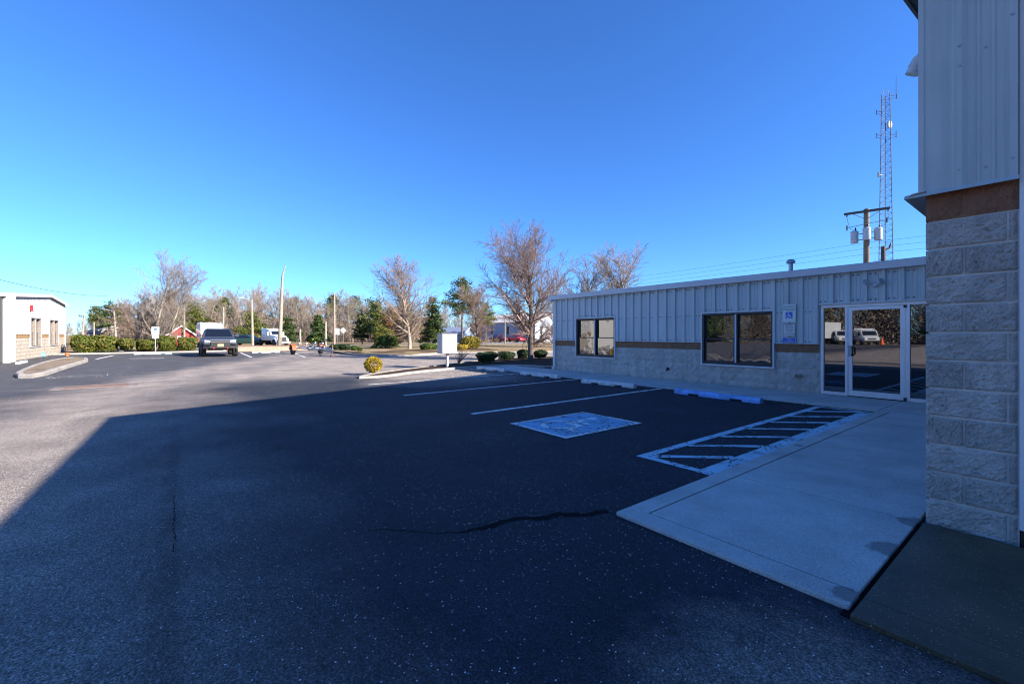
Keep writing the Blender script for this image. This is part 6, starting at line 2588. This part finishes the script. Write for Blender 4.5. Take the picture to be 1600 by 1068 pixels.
M_SHED = mat('red_boards', (0.32, 0.025, 0.02), 0.7, 0.2, 3)
x, y = D(281, 62)
house('red_shed', 'red shed with white trimmed gable showing above the hedge', x - 2.5, y, R(4), 5.0, 3.0, 1.55, 2.75, M_SHED, mat('red_roof', (0.38, 0.04, 0.03), 0.6), A_WTRIM, 1)
x, y = D(822, 100)
house('grey_hall', 'large pale hall with light roof far behind the big tree', x - 6, y + 4, R(8), 22, 16, 4.3, 6.6, mat('hall_blue_grey', (0.35, 0.4, 0.48), 0.6), mat('hall_roof', (0.55, 0.5, 0.45), 0.6), A_WTRIM, 4)
x, y = D(722, 84)
house('blue_house', 'small blue grey house half hidden by the utility box', x - 3, y, R(30), 6.5, 5.0, 1.6, 2.9, mat('slate_blue', (0.17, 0.23, 0.34), 0.6), mat('blue_roof', (0.2, 0.24, 0.33), 0.6), A_WTRIM, 2)
x, y = D(612, 112)
house('yellow_house', 'low yellow house seen under the evergreen branches', x - 4, y, R(0), 8, 14, 1.6, 3.0, mat('yellow_boards', (0.62, 0.42, 0.12), 0.7), mat('brown_roof', (0.16, 0.11, 0.08), 0.8), A_WTRIM, 5)
x, y = D(165, 95)
house('grey_house', 'dark roofed grey house behind the hedge at the left', x - 3, y, R(15), 8, 8, 1.9, 3.3, mat('grey_boards', (0.3, 0.29, 0.29), 0.7), mat('dark_roof', (0.06, 0.055, 0.055), 0.8), A_WTRIM, 2)


def car(name, label, x, y, rz, m, L=4.4, cat='car', z=0.0):
    o = thing(name, label, cat, (x, y, z), rz)
    b = MB()
    h = L / 2
    b.loft([rring(-h, 0.75, 0.4, 0.85, .08), rring(-h + 0.12, 0.85, 0.28, 0.95, .1), rring(-0.9, 0.88, 0.25, 0.98, .1), rring(0.9, 0.88, 0.25, 0.95, .1), rring(h - 0.3, 0.84, 0.28, 0.8, .12), rring(h, 0.7, 0.38, 0.66, .1)])
    b.build('body', m, o, smooth=True, world=False)
    b = MB()
    b.loft([[(-1.7, 0.78, 0.93), (-1.7, -0.78, 0.93), (1.1, -0.78, 0.92), (1.1, 0.78, 0.92)], [(-1.2, 0.62, 1.38), (-1.2, -0.62, 1.38), (0.35, -0.62, 1.38), (0.35, 0.62, 1.38)], [(-1.0, 0.55, 1.44), (-1.0, -0.55, 1.44), (0.15, -0.55, 1.44), (0.15, 0.55, 1.44)]])
    b.build('cabin', m, o, smooth=True, world=False)
    pane4(o, [(1.02, -0.68, 0.98), (1.02, 0.68, 0.98), (0.42, 0.58, 1.34), (0.42, -0.58, 1.34)], name='windscreen', off=0.03)
    for s in (1, -1):
        ps = [(0.75, s * 0.76, 0.99), (-1.3, s * 0.76, 0.99), (-1.05, s * 0.66, 1.33), (0.3, s * 0.66, 1.33)]
        pane4(o, ps if s > 0 else ps[::-1], off=0.03)
        for xw in (L * 0.3, -L * 0.3):
            wheel(o, xw, s * 0.78, 0.32, 0.2)
        b = MB()
        b.bbox(h - 0.12, h + 0.0, s * 0.58 - 0.15, s * 0.58 + 0.15, 0.58, 0.7, 0.02)
        b.build('headlight', M_LAMP, o, world=False)
    return o


x, y = D(808, 84)
car('parked_car', 'red car parked in front of the far pale hall', x, y, R(-4), M_RED)
x, y = D(781, 88)
car('parked_car', 'dark red car parked left of the bright red one by the far hall', x, y, R(-4), flat('maroon', (0.16, 0.02, 0.03)))
x, y = D(388, 58)
car('parked_car', 'dark green car behind the brick wall left of the white lorry', x - 1, y, R(60), flat('dark_green_paint', (0.02, 0.05, 0.04), 0.3))

# vehicles across the lot, mirrored in the entrance glass
def van(name, label, x, y, rz, rack=True):
    o = thing(name, label, 'van', (x, y, 0.03), rz)
    b = MB()
    b.loft([rring(-2.7, 0.9, 0.5, 2.0, .1), rring(-2.6, 0.96, 0.4, 2.1, .12), rring(1.0, 0.96, 0.4, 2.1, .14), rring(1.3, 0.95, 0.4, 1.95, .15), rring(1.85, 0.94, 0.4, 1.25, .15), rring(2.5, 0.9, 0.42, 1.05, .15), rring(2.65, 0.8, 0.5, 0.9, .1)])
    b.build('body', M_VWHITE, o, smooth=True, world=False)
    pane4(o, [(1.84, -0.8, 1.28), (1.84, 0.8, 1.28), (1.3, 0.75, 1.9), (1.3, -0.75, 1.9)], name='windscreen', off=0.05)
    for s in (1, -1):
        ps = [(1.4, s * 0.96, 1.25), (0.5, s * 0.97, 1.25), (0.5, s * 0.97, 1.8), (1.1, s * 0.96, 1.8)]
        pane4(o, ps if s > 0 else ps[::-1], off=0.02)
        for xw in (1.65, -1.6):
            wheel(o, xw, s * 0.85, 0.36, 0.25)
        b = MB()
        b.bbox(2.5, 2.66, s * 0.66 - 0.14, s * 0.66 + 0.14, 0.78, 0.95, 0.02)
        b.build('headlight', M_LAMP, o, world=False)
    b = MB()
    b.bbox(2.6, 2.72, -0.9, 0.9, 0.4, 0.6, 0.04)
    b.bbox(2.62, 2.68, -0.45, 0.45, 0.7, 0.88, 0.02)
    b.build('bumper', A_DARK, o, world=False)
    if rack:
        b = MB()
        for s in (1, -1):
            b.box(-2.4, 1.0, s * 0.7 - .04, s * 0.7 + .04, 2.28, 2.36)
        for xx in (-2.2, -1, 0.8):
            b.box(xx - .04, xx + .04, -0.75, 0.75, 2.1, 2.279)
        b.build('ladder_rack', M_VWHITE, o, world=False)
    return o


van('cargo_van', 'white van with ladder rack mirrored in the office door', -18.2, -54.0, R(62))
van('cargo_van', 'white van partly hidden behind the door post in the mirror image', -21.6, -55.8, R(62), False)
o = thing('box_truck', 'white box lorry mirrored in the left side light of the entrance', 'lorry', (-23.6, -54.5, 0.03), R(100))
b = MB()
b.bbox(-3.0, 1.6, -1.15, 1.15, 0.85, 3.3, 0.05)
b.build('box', M_VWHITE, o, world=False)
b = MB()
b.loft([rring(1.7, 0.98, 0.6, 2.3, .12), rring(2.5, 0.96, 0.55, 2.25, .15), rring(2.95, 0.94, 0.5, 1.4, .15), rring(3.5, 0.9, 0.5, 1.2, .12)])
b.build('cab', M_VWHITE, o, smooth=True, world=False)
pane4(o, [(2.95, -0.8, 1.45), (2.95, 0.8, 1.45), (2.56, 0.78, 2.1), (2.56, -0.78, 2.1)], name='windscreen', off=0.04)
for s in (1, -1):
    wheel(o, 2.5, s * 0.85, 0.42, 0.26)
    wheel(o, -1.6, s * 0.8, 0.42, 0.5)
b = MB()
b.box(-3.0, 3.0, -0.45, 0.45, 0.5, 0.85)
b.build('chassis', A_DARK, o, world=False)
o = thing('traffic_cone', 'orange cone mirrored in the office door', 'cone', (-16.0, -52.5, 0.03))
b = MB()
b.lathe((0, 0, 0), [(0, 0.04), (0.24, 0.04), (0.05, 0.95), (0, 0.96)], 14)
b.build('cone', flat('cone_orange', (0.8, 0.1, 0.02)), o, world=False)
b = MB()
b.bbox(-0.3, 0.3, -0.3, 0.3, 0.0, 0.04, 0.01)
b.build('base', A_DARK, o, world=False)
struct(ribbon('road_line', [(-60, -34), (40, -34)], 0.14, A_WHITE))
